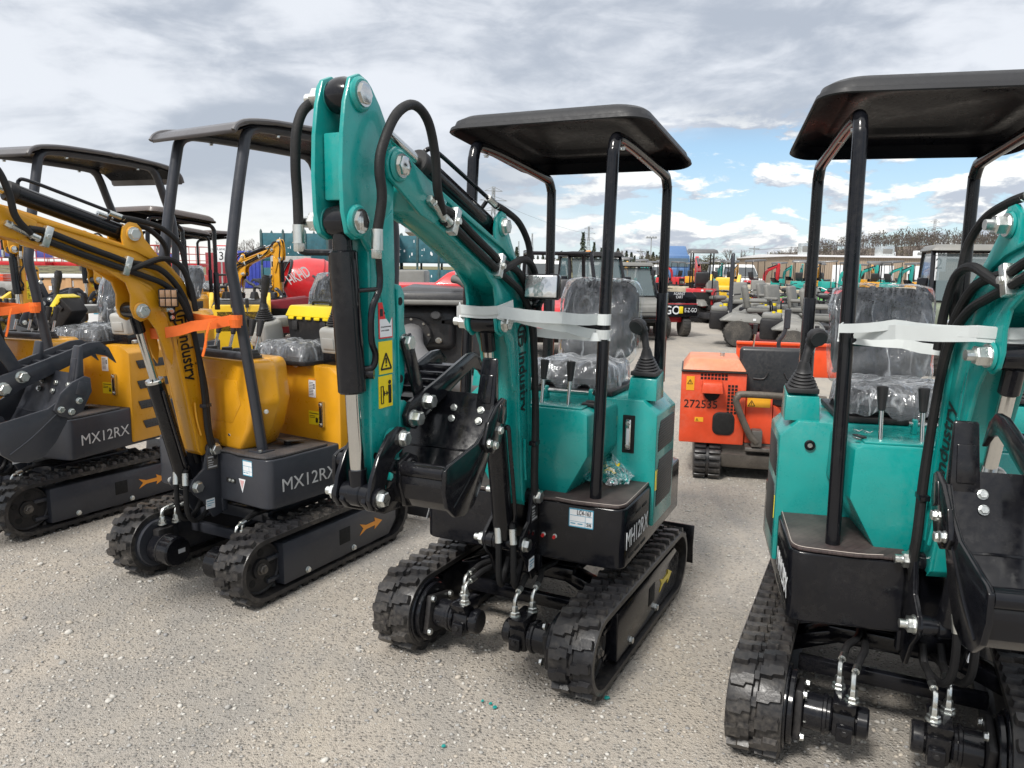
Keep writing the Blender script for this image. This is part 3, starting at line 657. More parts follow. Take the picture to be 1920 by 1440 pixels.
    for s in (-1, 1):
        g.prism(side, 'y', s*.048, s*.060, B, .002); g.prism(side2, 'y', s*.046, s*.060, B, .002)
        fish = [(.95,1.617),(.87,1.555),(.855,1.50),(.862,1.44),(.85,1.395),(.82,1.375),(.785,1.385),(.75,1.33),(.715,1.20),(.690,1.15),(.675,1.22),(.69,1.38),(.75,1.51),(.86,1.595)]
        g.prism(fish, 'y', s*.050, s*.064, B, .004)
        g.prism([(1.21,1.825),(1.30,1.872),(1.40,1.915),(1.455,1.945),(1.49,1.949),(1.525,1.93),(1.537,1.897),(1.525,1.862),(1.49,1.843),(1.36,1.772),(1.29,1.752),(1.235,1.775)], 'y', s*.050, s*.064, B, .005)
        g.cyl((1.484,s*.062,1.897), (1.484,s*.075,1.897), .044, B, 24, bev=.006); g.bolt((1.484,s*.075,1.897), (0,s,0), .028, CHROME if k == 'teal' else ZINC, .012, stud=False)
        g.cyl((.815,s*.062,1.425), (.815,s*.074,1.425), .040, B, 24, bev=.006); g.bolt((.815,s*.074,1.425), (0,s,0), .028, h=.018 if s > 0 else .03, stud=s < 0)
        g.cyl((.809,s*.058,1.769), (.809,s*.067,1.769), .036, B, 24, bev=.005); g.bolt((.809,s*.067,1.769), (0,s,0), .026, h=.014 if s > 0 else .03, stud=s < 0)
        g.tube([(.575,s*.061,.78),(.59,s*.061,.86),(.592,s*.061,.95)], .006, B, 6, 3)
        rnd = random.Random(11); g.tube([(.537+.010*i/30+rnd.uniform(-.0007,.0007),s*.0605,.78+.56*i/30) for i in range(31)], .0045, B, 6, 1, [.0042+rnd.uniform(-.0012,.0012) for _ in range(31)])
    bo = g.obj('boom', root, R, ang=30)
    for s in (-1, 1):
        up = MBm.to_3x3() @ V((.62-.545,0,-1)*1) if False else None
        d = V((-.06,0,-1)).normalized() ; d = (MBm.to_3x3() @ d)
        if s > 0: r = d; u = (MBm.to_3x3() @ V((-1,0,.06))).normalized(); o0 = MBm @ V((.632,.0505,1.30))
        else: r = -d; u = (MBm.to_3x3() @ V((-1,0,.06))).normalized(); u = -u; r = -d
        if s < 0:
            r = -d; u = (MBm.to_3x3() @ V((-1,0,.06))).normalized(); o0 = MBm @ V((.600,-.0505,1.00))
        L1 = lettering(bo, 'industry', .066, o0, r, u, INK, sx=.78, bold=.0012)
        g = MB(); n = r.cross(u); c = o0 - r*.062 + u*.028; g2 = []
        for i in range(26):
            a0 = RAD(40+290*i/25); a1 = RAD(40+290*(i+1)/25)
            p = [c+(r*cos(a)+u*sin(a))*q for a, q in ((a0,.036),(a1,.036),(a1,.046),(a0,.046))]; g.hexa([x-n*.001 for x in p], [x+n*.0022 for x in p], INK, 0)
        for a, b, w, h in ((-.002,-.004,.042,.009),(-.002,-.032,.009,.034),(-.020,.015,.05,.009),(-.020,-.022,.009,.044)): g.decal(c+r*a+u*b, r, u, w, h, INK, .0022)
        g.obj('emblem', bo); g = MB()
        for i in range(16):
            t0, t1 = i/16, (i+1)/16; f = lambda t: (o0+r*(.03+.19*t)+u*(-.010-.016*sin(pi*t)), .006*sin(pi*min(1,t+.05)))
            (p, w0), (q, w1) = f(t0), f(t1); pp = [p, q, q+u*w1, p+u*w0]; g.hexa([x-n*.001 for x in pp], [x+n*.0022 for x in pp], INK, 0)
        g.obj('swoosh', bo); g = MB()
        st0 = o0+r*.165+u*.074; g.hexa([st0+r*a+u*b-n*.001 for a,b in ((-.012,0),(0,-.012),(.012,0),(0,.012))], [st0+r*a+u*b+n*.0022 for a,b in ((-.012,0),(0,-.012),(.012,0),(0,.012))], INK, 0)
        g.obj('star', bo)
    ca, cb = V((.635,0,.528)), MBm @ V((.815,0,1.425)); d = (cb-ca).normalized(); L = (cb-ca).length
    g = MB(); g.cyl(ca+d*.02, ca+d*.555, .041, BLACK, 24, bev=.006); g.cyl(ca+d*.545, ca+d*.565, .044, CHROME, 24, bev=.004)
    g.cyl(ca+V((0,-.04,0)), ca+V((0,.04,0)), .034, BLACK, 20)
    g.tube([ca+d*.50+V((.0,.045,0)), ca+d*.50+V((.01,.062,.004)), ca+d*.40+V((.012,.064,0)), ca+d*.2+V((.012,.064,0)), ca+d*.12+V((.01,.06,0)), ca+d*.08+V((.0,.04,0))], .008, BLACK, 8, 5)
    bc = g.obj('boom_cylinder', root, R)
    g = MB(); g.cyl(ca+d*.55, cb-d*.08, .020, CHROME, 20); g.cyl(cb-d*.11, cb-d*.03, .027, BLACK, 20, bev=.004); g.cyl(cb+V((0,-.046,0)), cb+V((0,.046,0)), .037, BLACK, 24); g.obj('cylinder_rod', bc)
    # ---- arm assembly (moved as one with the boom tip)
    tip = MBm @ V((1.484,0,1.897)); sh = tip - V((1.484,0,1.897)); sh2 = V((.008,0,-.017))*boomrot*(-1 if boomrot < 0 else 1)*st.get('bs', 1.) + V((0,0,.012))
    MA = Matrix.Translation(sh*0 if not boomrot else (sh*.5+sh2*.5)); MK = Matrix.Translation(sh2)
    if True:
        g = MB(); g.M = MA
        g.prism([(1.475,1.93),(1.50,1.985),(1.56,2.02),(1.60,1.99),(1.602,1.80),(1.602,1.70),(1.603,1.5),(1.606,1.17),(1.60,1.05),(1.585,1.008),(1.55,.99),(1.505,.985),(1.47,1.02),(1.463,1.06),(1.465,1.26),(1.478,1.55),(1.482,1.75)], 'y', -.026, .049, B, .008, 3)
        for s in (-1, 1):
            g.prism([(1.60,2.098),(1.635,2.108),(1.672,2.092),(1.695,2.03),(1.708,1.95),(1.714,1.85),(1.71,1.76),(1.695,1.705),(1.665,1.690),(1.63,1.696),(1.60,1.66),(1.575,1.66),(1.49,1.80),(1.475,1.90),(1.50,1.98),(1.545,2.045),(1.582,2.085)], 'y', s*.036, s*.050, B, .004)
            g.prism([(1.60,1.70),(1.56,1.56),(1.535,1.48),(1.515,1.46),(1.495,1.49),(1.485,1.6),(1.49,1.78)], 'y', s*.040, s*.052, B, .003)
            for c, zz, st_ in (((1.636,2.056),.060,True),((1.657,1.738),.060,True)):
                g.cyl((c[0],s*.034,c[1]), (c[0],s*.062,c[1]), .043, B, 24, bev=.006); g.bolt((c[0],s*.062,c[1]), (0,s,0), .027, CHROME if s > 0 else ZINC, .006 if s > 0 else .03, stud=s < 0)
            g.prism([(1.475,1.575),(1.445,1.57),(1.428,1.545),(1.43,1.46),(1.418,1.42),(1.425,1.36),(1.43,1.30),(1.445,1.25),(1.472,1.225)], 'y', s*.030, s*.046, B, .004)
            g.prism([(1.47,1.24),(1.44,1.235),(1.405,1.195),(1.405,1.15),(1.44,1.12),(1.47,1.115)], 'y', s*.035, s*.055, B, .004)
            for z in (1.525,1.30): g.cyl((1.452,s*.0462,z), (1.452,s*.0468,z), .012, HOLE, 16)
            g.bolt((1.435,s*.047,1.405), (0,s,0), .022, h=.026)
            for c in ((1.515,1.128),(1.507,1.038)): g.cyl((c[0],.012+s*.036,c[1]), (c[0],.03+s*.046,c[1]), .040, B, 24, bev=.005)
            g.cyl((1.588,.0492,1.10), (1.588,.0496,1.10), .010, HOLE, 14)
        g.box((1.655,0,1.875), (.05,.070,.17), B, .006)
        rnd = random.Random(6); J = lambda q: rnd.uniform(-q,q)
        g.tube([(1.474-.010*i/24+J(.0006),.0492,1.56-.46*i/24) for i in range(25)], .0045, B, 6, 1, [.0045+J(.0012) for _ in range(25)])
        g.tube([(1.655+J(.0006),.036,1.79+.17*i/10) for i in range(11)], .004, B, 6, 1, [.004+J(.001) for _ in range(11)]); g.tube([(1.656+J(.0006),-.036,1.79+.17*i/10) for i in range(11)], .004, B, 6, 1, [.004+J(.001) for _ in range(11)])
        ar = g.obj('arm', root, R, ang=30)
        if k == 'teal':
            r, u = V((-1,0,0)), V((.02,0,1)); n = V((0,1,0)); yq = .0495
            sticker(ar, (1.565,yq,1.425), r, u, .066, .10, RSTK, [(.06,.04,.88,.50,WHITE),(.12,.30,.76,.04,INK),(.12,.2,.6,.04,INK),(.40,.68,.5,.06,INK),(.10,.62,.2,.2,INK)], 0, 'danger_sticker')
            g = MB(); o = V((1.566,yq,1.325)); g.decal(o, r, u, .066, .092, YSTK); tri_marks(g, o+r*.008+u*.014, r, u.normalized(), .05, INK, n); g.obj('warning_sticker', ar)
            g = MB(); o = V((1.568,yq,1.23)); g.decal(o, r, u, .066, .09, YSTK); g.decal(o+r*.045+u*.036+n*.002, r, u, .013, .026, INK); g.decal(o+r*.0455+u*.010+n*.002, r, u, .0045, .030, INK); g.decal(o+r*.053+u*.010+n*.002, r, u, .0045, .030, INK); g.cyl(o+r*.0515+u*.070+n*.001, o+r*.0515+u*.070+n*.0035, .006, INK, 14); g.decal(o+r*.024+u*.0385+n*.002, r, u, .014, .0025, INK)
            for q, sg in ((.020,1),(.042,-1)): g.hexa([o+r*a+u*b+n*.001 for a,b in ((q,.040),(q+.006*sg,.047),(q+.006*sg,.033))], [o+r*a+u*b+n*.0034 for a,b in ((q,.040),(q+.006*sg,.047),(q+.006*sg,.033))], INK, 0)
            for p in ((.008,.012,.002,.05),(.008,.012,.013,.002),(.008,.060,.013,.002),(.019,.012,.002,.05)): g.decal(o+r*p[0]+u*p[1]+n*.002, r, u, p[2], p[3], INK)
            g.obj('warning_sticker', ar)
        # arm cylinder on top of the boom
        ca = MBm @ V((.809,0,1.769)); cb = MA @ V((1.636,0,2.056)); d = (cb-ca).normalized(); L = (cb-ca).length
        g = MB(); g.cyl(ca+d*.03, ca+d*.50, .037, BLACK, 24, bev=.006); g.cyl(ca+d*.47, ca+d*.51, .041, DULL, 24, bev=.004); g.cyl(ca+V((0,-.045,0)), ca+V((0,.045,0)), .032, BLACK, 20)
        pz = V((-d.z,0,d.x)); g.tube([ca+d*.47+pz*.035, ca+d*.47+pz*.055, ca+d*.45+pz*.064+V((0,.02,0)), ca+d*.30+pz*.064+V((0,.03,0)), ca+d*.10+pz*.062+V((0,.04,0))], .0075, BLACK, 8, 5)
        g.tube([ca+d*.10+pz*.03+V((0,.02,0)), ca+d*.10+pz*.065+V((0,.04,0))], .0075, BLACK, 8, 1)
        ac = g.obj('arm_cylinder', root, R)
        g = MB(); g.cyl(ca+d*.50, cb-d*.02, .020, CHROME, 20); g.lathe([(-.035,.030),(-.030,.041),(-.010,.047),(.010,.047),(.030,.041),(.035,.030)], cb, (0,1,0), BLACK, 28); g.obj('cylinder_rod', ac)
        # bucket cylinder in front of the arm
        ca = MA @ V((1.657,0,1.738)); cb = MK @ V((1.640,.03,.990)); d = (cb-ca).normalized(); x_ = V((1,0,0))
        g = MB(); g.cyl(ca+d*.075, ca+d*.455, .038, BLACK, 28, bev=.005); g.cyl(ca+d*.015, ca+d*.08, .026, BLACK, 20); g.lathe([(-.035,.028),(-.029,.038),(0,.042),(.029,.038),(.035,.028)], ca, (0,1,0), BLACK, 24)
        g.tube([ca+V((-.04,.078,-.05)), ca+V((-.06,.075,-.10)), ca+V((-.062,.075,-.17)), ca+V((-.03,.072,-.23)), ca+V((-.03,.07,-.31)), ca+V((-.052,.066,-.35)), ca+V((-.05,.058,-.385)), ca+V((-.03,.03,-.392))], .009, BLACK, 10, 6)
        g.tube([ca+V((-.01,.03,-.18)), ca+V((-.055,.074,-.175))], .006, BLACK, 8, 1)
        g.tube([ca+V((.025,-.12,-.058)), ca+V((.018,-.115,-.078)), ca+V((-.01,-.08,-.080)), ca+V((-.02,-.03,-.08))], .0085, BLACK, 8, 6)
        g.cyl(ca+d*.405+V((-.03,.02,0)), ca+d*.405+V((-.042,.045,0)), .014, BLACK, 12)
        kc = g.obj('bucket_cylinder', root, R)
        g = MB(); g.cyl(ca+d*.45, cb-d*.02, .0205, CHROME, 24); g.cyl(cb-d*.07, cb, .026, BLACK, 20); g.cyl(cb+V((0,-.048,0)), cb+V((0,.048,0)), .031, BLACK, 24, bev=.004); g.cyl(cb+V((0,-.018,0)), cb+V((0,.018,0)), .035, BLACK, 24, bev=.003); g.obj('cylinder_rod', kc)
        # linkage
        g = MB(); g.M = MK
        arc = [(1.495,1.155),(1.53,1.165),(1.58,1.15),(1.63,1.10),(1.665,1.04),(1.680,.985),(1.663,.953),(1.635,.948),(1.608,.968),(1.600,1.01),(1.580,1.05),(1.545,1.088),(1.50,1.10)]
        for s in (-1, 1):
            g.prism(arc, 'y', .03+s*.049, .03+s*.062, st['dark'], .003); g.bolt((1.515,.03+s*.062,1.128), (0,s,0), .021); g.bolt((1.640,.03+s*.072,.985), (0,s,0), .021, stud=s < 0)
            g.prism([(1.665,1.005),(1.635,1.015),(1.56,.985),(1.47,.985),(1.44,.955),(1.455,.925),(1.50,.915),(1.58,.92),(1.65,.948),(1.675,.975)], 'y', .03+s*.028, .03+s*.044, st['dark'], .003)
            g.cyl((1.640,.03+s*.06,.985),(1.640,.03+s*.072,.985),.030,st['dark'],20)
        g.obj('bucket_link', root, R)
        # bucket
        prof = [(1.535,1.055),(1.543,1.005),(1.528,.958),(1.492,.925),(1.44,.912),(1.392,.928),(1.35,.968),(1.305,1.035),(1.262,1.115),(1.232,1.19),(1.224,1.222)]
        g = MB(); g.M = MK; D = st['dark']
        inn = []
        for i, p in enumerate(prof):
            a, b = prof[max(0,i-1)], prof[min(len(prof)-1,i+1)]; t = V((b[0]-a[0],b[1]-a[1])).normalized(); inn.append((p[0]-t.y*-.010*-1, p[1]+t.x*.010*-1) if False else (p[0]+t.y*.009, p[1]-t.x*.009))
        g.prism(prof+inn[::-1], 'y', BL, .243, D, .001)
        for s in (-1, 1):
            sp_ = [(1.55,1.06),(1.555,1.0),(1.538,.948),(1.497,.912),(1.44,.90),(1.383,.917),(1.338,.962),(1.295,1.03),(1.252,1.11),(1.222,1.19),(1.245,1.205),(1.33,1.085),(1.40,1.05),(1.48,1.035),(1.52,1.065)]
            sp_ = [(1.55,1.06),(1.555,1.0),(1.538,.948),(1.497,.912),(1.44,.90),(1.383,.917),(1.338,.962),(1.295,1.03),(1.252,1.11),(1.222,1.19),(1.25,1.195),(1.30,1.135),(1.36,1.10),(1.50,1.075),(1.53,1.07)]
            ye = .241 if s > 0 else BL+.002; g.prism(sp_, 'y', ye, ye+s*.013, D, .003)
            g.tube([(1.51,ye+s*.0135,.945),(1.43,ye+s*.0135,.995),(1.36,ye+s*.0135,1.05),(1.30,ye+s*.0135,1.10)], .0035, D, 6, 4)
            g.prism([(1.55,1.065),(1.50,1.085),(1.455,1.065),(1.43,.965),(1.44,.925),(1.475,.915),(1.52,.93),(1.55,1.0)], 'y', .03+s*.060, .03+s*.076, D, .004)
            g.cyl((1.507,.03+s*.076,1.038), (1.507,.03+s*.088,1.038), .034, D, 24, bev=.004); g.bolt((1.507,.03+s*.088,1.038), (0,s,0), .021); g.bolt((1.463,.03+s*.076,.957), (0,s,0), .021)
            for yy in ((.11,.205) if s > 0 else ((-.0,) if BL > -.13 else (-.0,-.16))):
                for t in (.35,.80): g.bolt((1.242+.035*(1-t),yy,1.19-.07*(1-t)), (.92,0,.38), .010)
        g.cyl((1.528,BL+.003,1.045), (1.528,.24,1.045), .022, D, 20)
        rnd = random.Random(4); g.tube([(1.302,BL+.003+(.24-BL)/12*i,1.056+rnd.uniform(-.003,.003)) for i in range(13)], .005, D, 6, 2)
        bu = g.obj('bucket', root, R)
        for y in (BL+.03, .215):
            t = MB(); t.M = MK; t.hexa([(1.252,y-.034,1.15),(1.252,y+.034,1.15),(1.208,y+.034,1.15),(1.208,y-.034,1.15)], [(1.215,y-.026,1.335),(1.215,y+.026,1.335),(1.200,y+.026,1.335),(1.200,y-.026,1.335)], D, .006)
            t.box((1.232,y,1.24), (.012,.04,.09), D, .004, Matrix.Rotation(-.19,3,'Y')); t.obj('bucket_tooth', bu)
        for s in (-1, 1):
            t = MB(); t.M = MK; yc = .254 if s > 0 else BL-.011; t.prism([(1.345,1.092),(1.325,1.066),(1.285,1.052),(1.235,1.070),(1.190,1.148),(1.192,1.205),(1.215,1.215),(1.265,1.195),(1.315,1.155)], 'y', yc, yc+s*.013, D, .003)
            t.box((1.228,yc+s*.013,1.165), (.045,.005,.055), D, .002, Matrix.Rotation(-.35,3,'Y'))
            for x, z in ((1.318,1.092),(1.278,1.078),(1.245,1.118)): t.bolt((x,yc+s*.013,z), (0,s,0), .012)
            t.obj('side_cutter', bu)
        # thumb
        g = MB(); g.M = MK
        th = [(1.465,1.15),(1.475,1.185),(1.445,1.222),(1.30,1.262),(1.09,1.328),(1.04,1.330),(1.0,1.30),(.968,1.228),(1.008,1.262),(1.06,1.278),(1.12,1.258),(1.28,1.195),(1.36,1.165),(1.42,1.135)]
        for s in (-1, 1):
            g.prism(th, 'y', s*.062, s*.078, D, .003); g.bolt((1.437,s*.078,1.172), (0,s,0), .022, h=.026); g.bolt((1.365,s*.078,1.212), (0,s,0), .021, h=.026)
        g.hexa([(1.34,-.062,1.20),(1.34,.062,1.20),(1.345,.062,1.215),(1.345,-.062,1.215)], [(1.10,-.062,1.28),(1.10,.062,1.28),(1.105,.062,1.295),(1.105,-.062,1.295)], D, .002)
        for i in range(4): g.box((1.30-.05*i,0,1.235+.0165*i), (.022,.10,.02), D, .004)
        g.obj('thumb', root, R)
        g = MB()
        for s in (-1, 1): a, b = MA @ V((1.435,s*.052,1.405)), MK @ V((1.362,s*.052,1.212)); d = (b-a).normalized(); q = V((d.z,0,-d.x))*.026; w = V((0,s*.010,0)); g.hexa([a-q-d*.02,a+q-d*.02,a+q-d*.02+w,a-q-d*.02+w], [b-q+d*.02,b+q+d*.02,b+q+d*.02+w,b-q+d*.02+w], D, .003)
        g.obj('thumb_link', root, R)
        # hoses over the boom tip
        g = MB()
        H = [(1.617,.085,1.71),(1.615,.10,1.80),(1.625,.10,1.87),(1.61,.10,1.93),(1.545,.10,2.02),(1.46,.10,2.06),(1.385,.10,2.03),(1.345,.10,1.94),(1.325,.095,1.85),(1.265,.078,1.785)]
        g.M = MA; g.tube(H, .0135, HOSE, 12, 6); q = V((1.617,.085,1.71)); g.cyl(q+V((0,0,.01)), q+V((0,0,-.045)), .0155, ZINC, 12); g.bolt(q+V((0,-.002,-.042)), (0,0,-1), .015, ZINC, .022)
        H = [(1.682,-.12,1.72),(1.683,-.12,1.80),(1.693,-.115,1.88),(1.69,-.11,1.97),(1.66,-.105,2.03),(1.60,-.10,2.05),(1.50,-.10,1.99),(1.40,-.09,1.87),(1.30,-.075,1.80)]
        g.tube(H, .0135, HOSE, 12, 6); q = V((1.682,-.12,1.72)); g.cyl(q+V((0,0,.01)), q+V((0,0,-.038)), .0155, ZINC, 12); g.bolt(q+V((0,0,-.036)), (0,0,-1), .015, ZINC, .022)
        g.obj('hydraulic_hose', root, R)
        for sd in (-1, 1):
          g = MB(); g.M = MBm @ Matrix.Scale(sd, 4, V((0,1,0)))
          g.cyl((1.325,.075,1.815), (1.25,.074,1.772), .012, ZINC, 10); g.bolt((1.318,.075,1.811), (.86,0,.5), .014, ZINC, .02); g.cyl((1.25,.074,1.772), (1.22,.074,1.757), .0155, ZINC, 12)
          g.box((1.19,.072,1.765), (.03,.034,.085), ZINC, .003, Matrix.Rotation(-.4,3,'Y')); g.bolt((1.19,.089,1.765), (0,1,0), .011)
          g.box((.865,.072,1.63), (.03,.034,.085), ZINC, .003, Matrix.Rotation(-.4,3,'Y')); g.bolt((.865,.089,1.63), (0,1,0), .011)
          for dz in (.018,-.020):
            z = dz
            g.tube([(1.25,.072,1.782+z*.9),(1.18,.072,1.765+z),(1.05,.072,1.708+z),(.92,.072,1.655+z),(.86,.072,1.63+z),(.78,.075,1.605+z*1.4),(.70,.082,1.57+z*1.6),(.63,.088,1.49+z*1.2),(.59,.09,1.38+z),(.565,.09,1.2),(.55-z*.3,.09,1.0),(.552-z*.3,.09,.82),(.535-z*.3,.085,.70),(.52,.07,.60)], .0135, HOSE, 10, 5)
          g.tube([(.90,.045,1.862),(.85,.047,1.842)], .0075, BLACK, 8, 1); g.cyl((.90,.045,1.862), (.835,.048,1.838), .0125, ZINC, 10)
          g.tube([(.85,.048,1.842),(.76,.05,1.825),(.66,.055,1.79),(.585,.06,1.72),(.57,.065,1.64),(.565,.07,1.52),(.55,.05,1.45)], .0125, HOSE, 10, 6)
          g.tube([(.86,.075,1.61),(.80,.085,1.63),(.70,.095,1.655),(.62,.10,1.62),(.575,.10,1.52),(.56,.10,1.40)], .0135, HOSE, 10, 6)
          g.box((.552,.088,.93), (.05,.03,.018), st['frame'], .003)
          g.obj('hydraulic_hose', root, R)
        g = MB()
        for y, x in ((.03,.66),(-.03,.67)): g.tube([(x-.02,y,.62),(x+.01,y+.02,.60),(x+.02,y+.03,.52),(x+.015,y+.03,.40),(x-.03,y+.02,.345),(x-.10,y,.36),(x-.14,y,.42)], .0125, HOSE, 10, 6); g.cyl((x+.012,y+.022,.60), (x+.02,y+.03,.54), .0155, ZINC, 12)
        g.obj('hydraulic_hose', root, R)
    if byaw:
        P0 = V((.535,0,0)); D = Matrix.Rotation(R,3,'Z') @ P0 - Matrix.Rotation(R+byaw,3,'Z') @ P0
        for c in root.children:
            if c.name.split('.')[0] in ('boom','arm','boom_cylinder','arm_cylinder','bucket_cylinder','hydraulic_hose','work_lamp'): c.rotation_euler[2] = R+byaw; c.location = D
    # ---- work lamp beside the boom elbow
    if k == 'teal':
        g = MB(); c = V((.66,.155,1.555)); Rl = Matrix.Rotation(RAD(8),3,'Z') @ Matrix.Rotation(RAD(-6),3,'Y'); g.box(c, (.05,.135,.095), BLACK, .012, Rl, 3)
        g.box((.60,.09,1.49), (.06,.06,.03), BLACK, .004); g.tube([(.60,.07,1.49),(.62,.10,1.48),(.65,.14,1.49),(.655,.155,1.51)], .010, BLACK, 8, 3); g.bolt((.632,.09,1.49), (1,0,0), .011)
        wl = g.obj('work_lamp', root, R); g = MB(); g.box(c+Rl @ V((.024,0,0)), (.008,.122,.082), LENS, .010, Rl, 3); g.obj('lamp_lens', wl)
    else:
        g = MB(); c = MBm @ V((.70,.105,1.475)); Rl = Matrix.Rotation(RAD(55),3,'Z'); g.box(c, (.05,.085,.085), BLACK, .008, Rl); g.box(c+V((0,-.02,-.055)), (.03,.05,.02), ZINC, .003)
        g.prism([(.69,1.35),(.72,1.35),(.73,1.39),(.725,1.42),(.69,1.42)], 'y', .064, .070, BLACK, .002)
        for z in (1.37,1.40): g.bolt((.71,.070,z), (0,1,0), .009)
        wl = g.obj('work_lamp', root, R); g = MB(); lm = surf('amber_lens', (.30,.17,.09), .12, 0, 1.)
        for i in (-1,1):
            for j in (-1,0,1): g.box(c+Rl @ V((.026,j*.025,i*.02)), (.006,.022,.034), lm, .004, Rl)
        g.obj('lamp_lens', wl)
    return root
TEALST = dict(kind='teal', body=TEAL, frame=BLACK, post=BLACK, roof=ROOFB, mat=MATB, dark=BLACK, arrow=YSTK, lot='LC4-163', lot2='5/6')
YELST = dict(kind='yellow', body=AMBER, frame=CHAR, post=CHAR, roof=ROOFC, mat=MATG, dark=CHAR, arrow=OSTK)
exT = excavator(TEALST, 'teal mini excavator in the middle with raised teal boom and black canopy', (.2471,3.5415), -2.0443, .0374)
exG = excavator(dict(TEALST, lot=None, bl=-.225, sy=-.035), 'teal mini excavator cut off by the right edge, keys left in its console', (1.5146,2.8723), -2.0124, .2086, 3.2, RAD(6))
exY = excavator(YELST, 'amber mini excavator beside the middle teal one, orange strap round its boom', (-1.2886,4.2523), -2.0558, -.0799, 3.5)
exZ = excavator(YELST, 'amber mini excavator furthest left, its boom out of the picture', (-2.9207,5.1003), -2.0794, .1800, 3.5)
# ------------------------------------------------------------------ places in the yard
_pt, _ro, _f = .1514, .0138, 1433.65
_fw = V((0,cos(_pt),-sin(_pt))); _u0 = V((0,sin(_pt),cos(_pt))); _rr = V((1,0,0))*cos(_ro)+_u0*sin(_ro); _uu = _u0*cos(_ro)-V((1,0,0))*sin(_ro)
EYE = V((0,0,1.6256))
def ray(u, v): return _fw + _rr*((u-960)/_f) - _uu*((v-720)/_f)
def gnd(u, v):
    d = ray(u, v); return EYE - d*(EYE.z/d.z)
def col(u, dist, z=0.):
    """point on the ground in bearing u, dist metres ahead"""
    d = ray(u, 505); return V((d.x/d.y*dist, dist, z))

def wheel(parent, c, r, w, hub, name='wheel', ax=(0,1,0), treads=True):
    c = V(c); ax = V(ax); g = MB()
    g.lathe([(-w/2,r*.62),(-w/2,r*.9),(-w*.42,r*.97),(-w*.25,r),(w*.25,r),(w*.42,r*.97),(w/2,r*.9),(w/2,r*.62)], c, ax, TYRE, 28)
    if treads:
        x, y, d = basis(ax)
        for i in range(22):
            a = 2*pi*i/22; n = x*cos(a)+y*sin(a); t = d.cross(n)
            for s in (-1,1): g.hexa([c+n*(r*.985)+d*(s*w*.06)+t*(r*.05), c+n*(r*.985)+d*(s*w*.46)-t*(r*.02), c+n*(r*.985)+d*(s*w*.46)+t*(r*.05), c+n*(r*.985)+d*(s*w*.06)+t*(r*.12)], [c+n*(r*1.03)+d*(s*w*.06)+t*(r*.05), c+n*(r*1.03)+d*(s*w*.44)-t*(r*.02), c+n*(r*1.03)+d*(s*w*.44)+t*(r*.05), c+n*(r*1.03)+d*(s*w*.06)+t*(r*.12)], TYRE, 0)
    o = g.obj(name, parent); h = MB()
    h.lathe([(-w*.46,r*.60),(-w*.46,r*.56),(-w*.28,r*.5),(-w*.28,r*.14),(-w*.36,r*.12),(-w*.36,.001)], c, ax, hub, 24, closed=False); h.lathe([(w*.46,r*.60),(w*.46,r*.56),(w*.28,r*.5),(w*.28,r*.14),(w*.36,r*.12),(w*.36,.001)], c, ax, hub, 24, closed=False)
    h.obj('rim', o); return o
def rounded(mb, sec0, sec1, mat, bev=.03, ax='x', a=0, b=1): pass

FX, TY = .60, .40
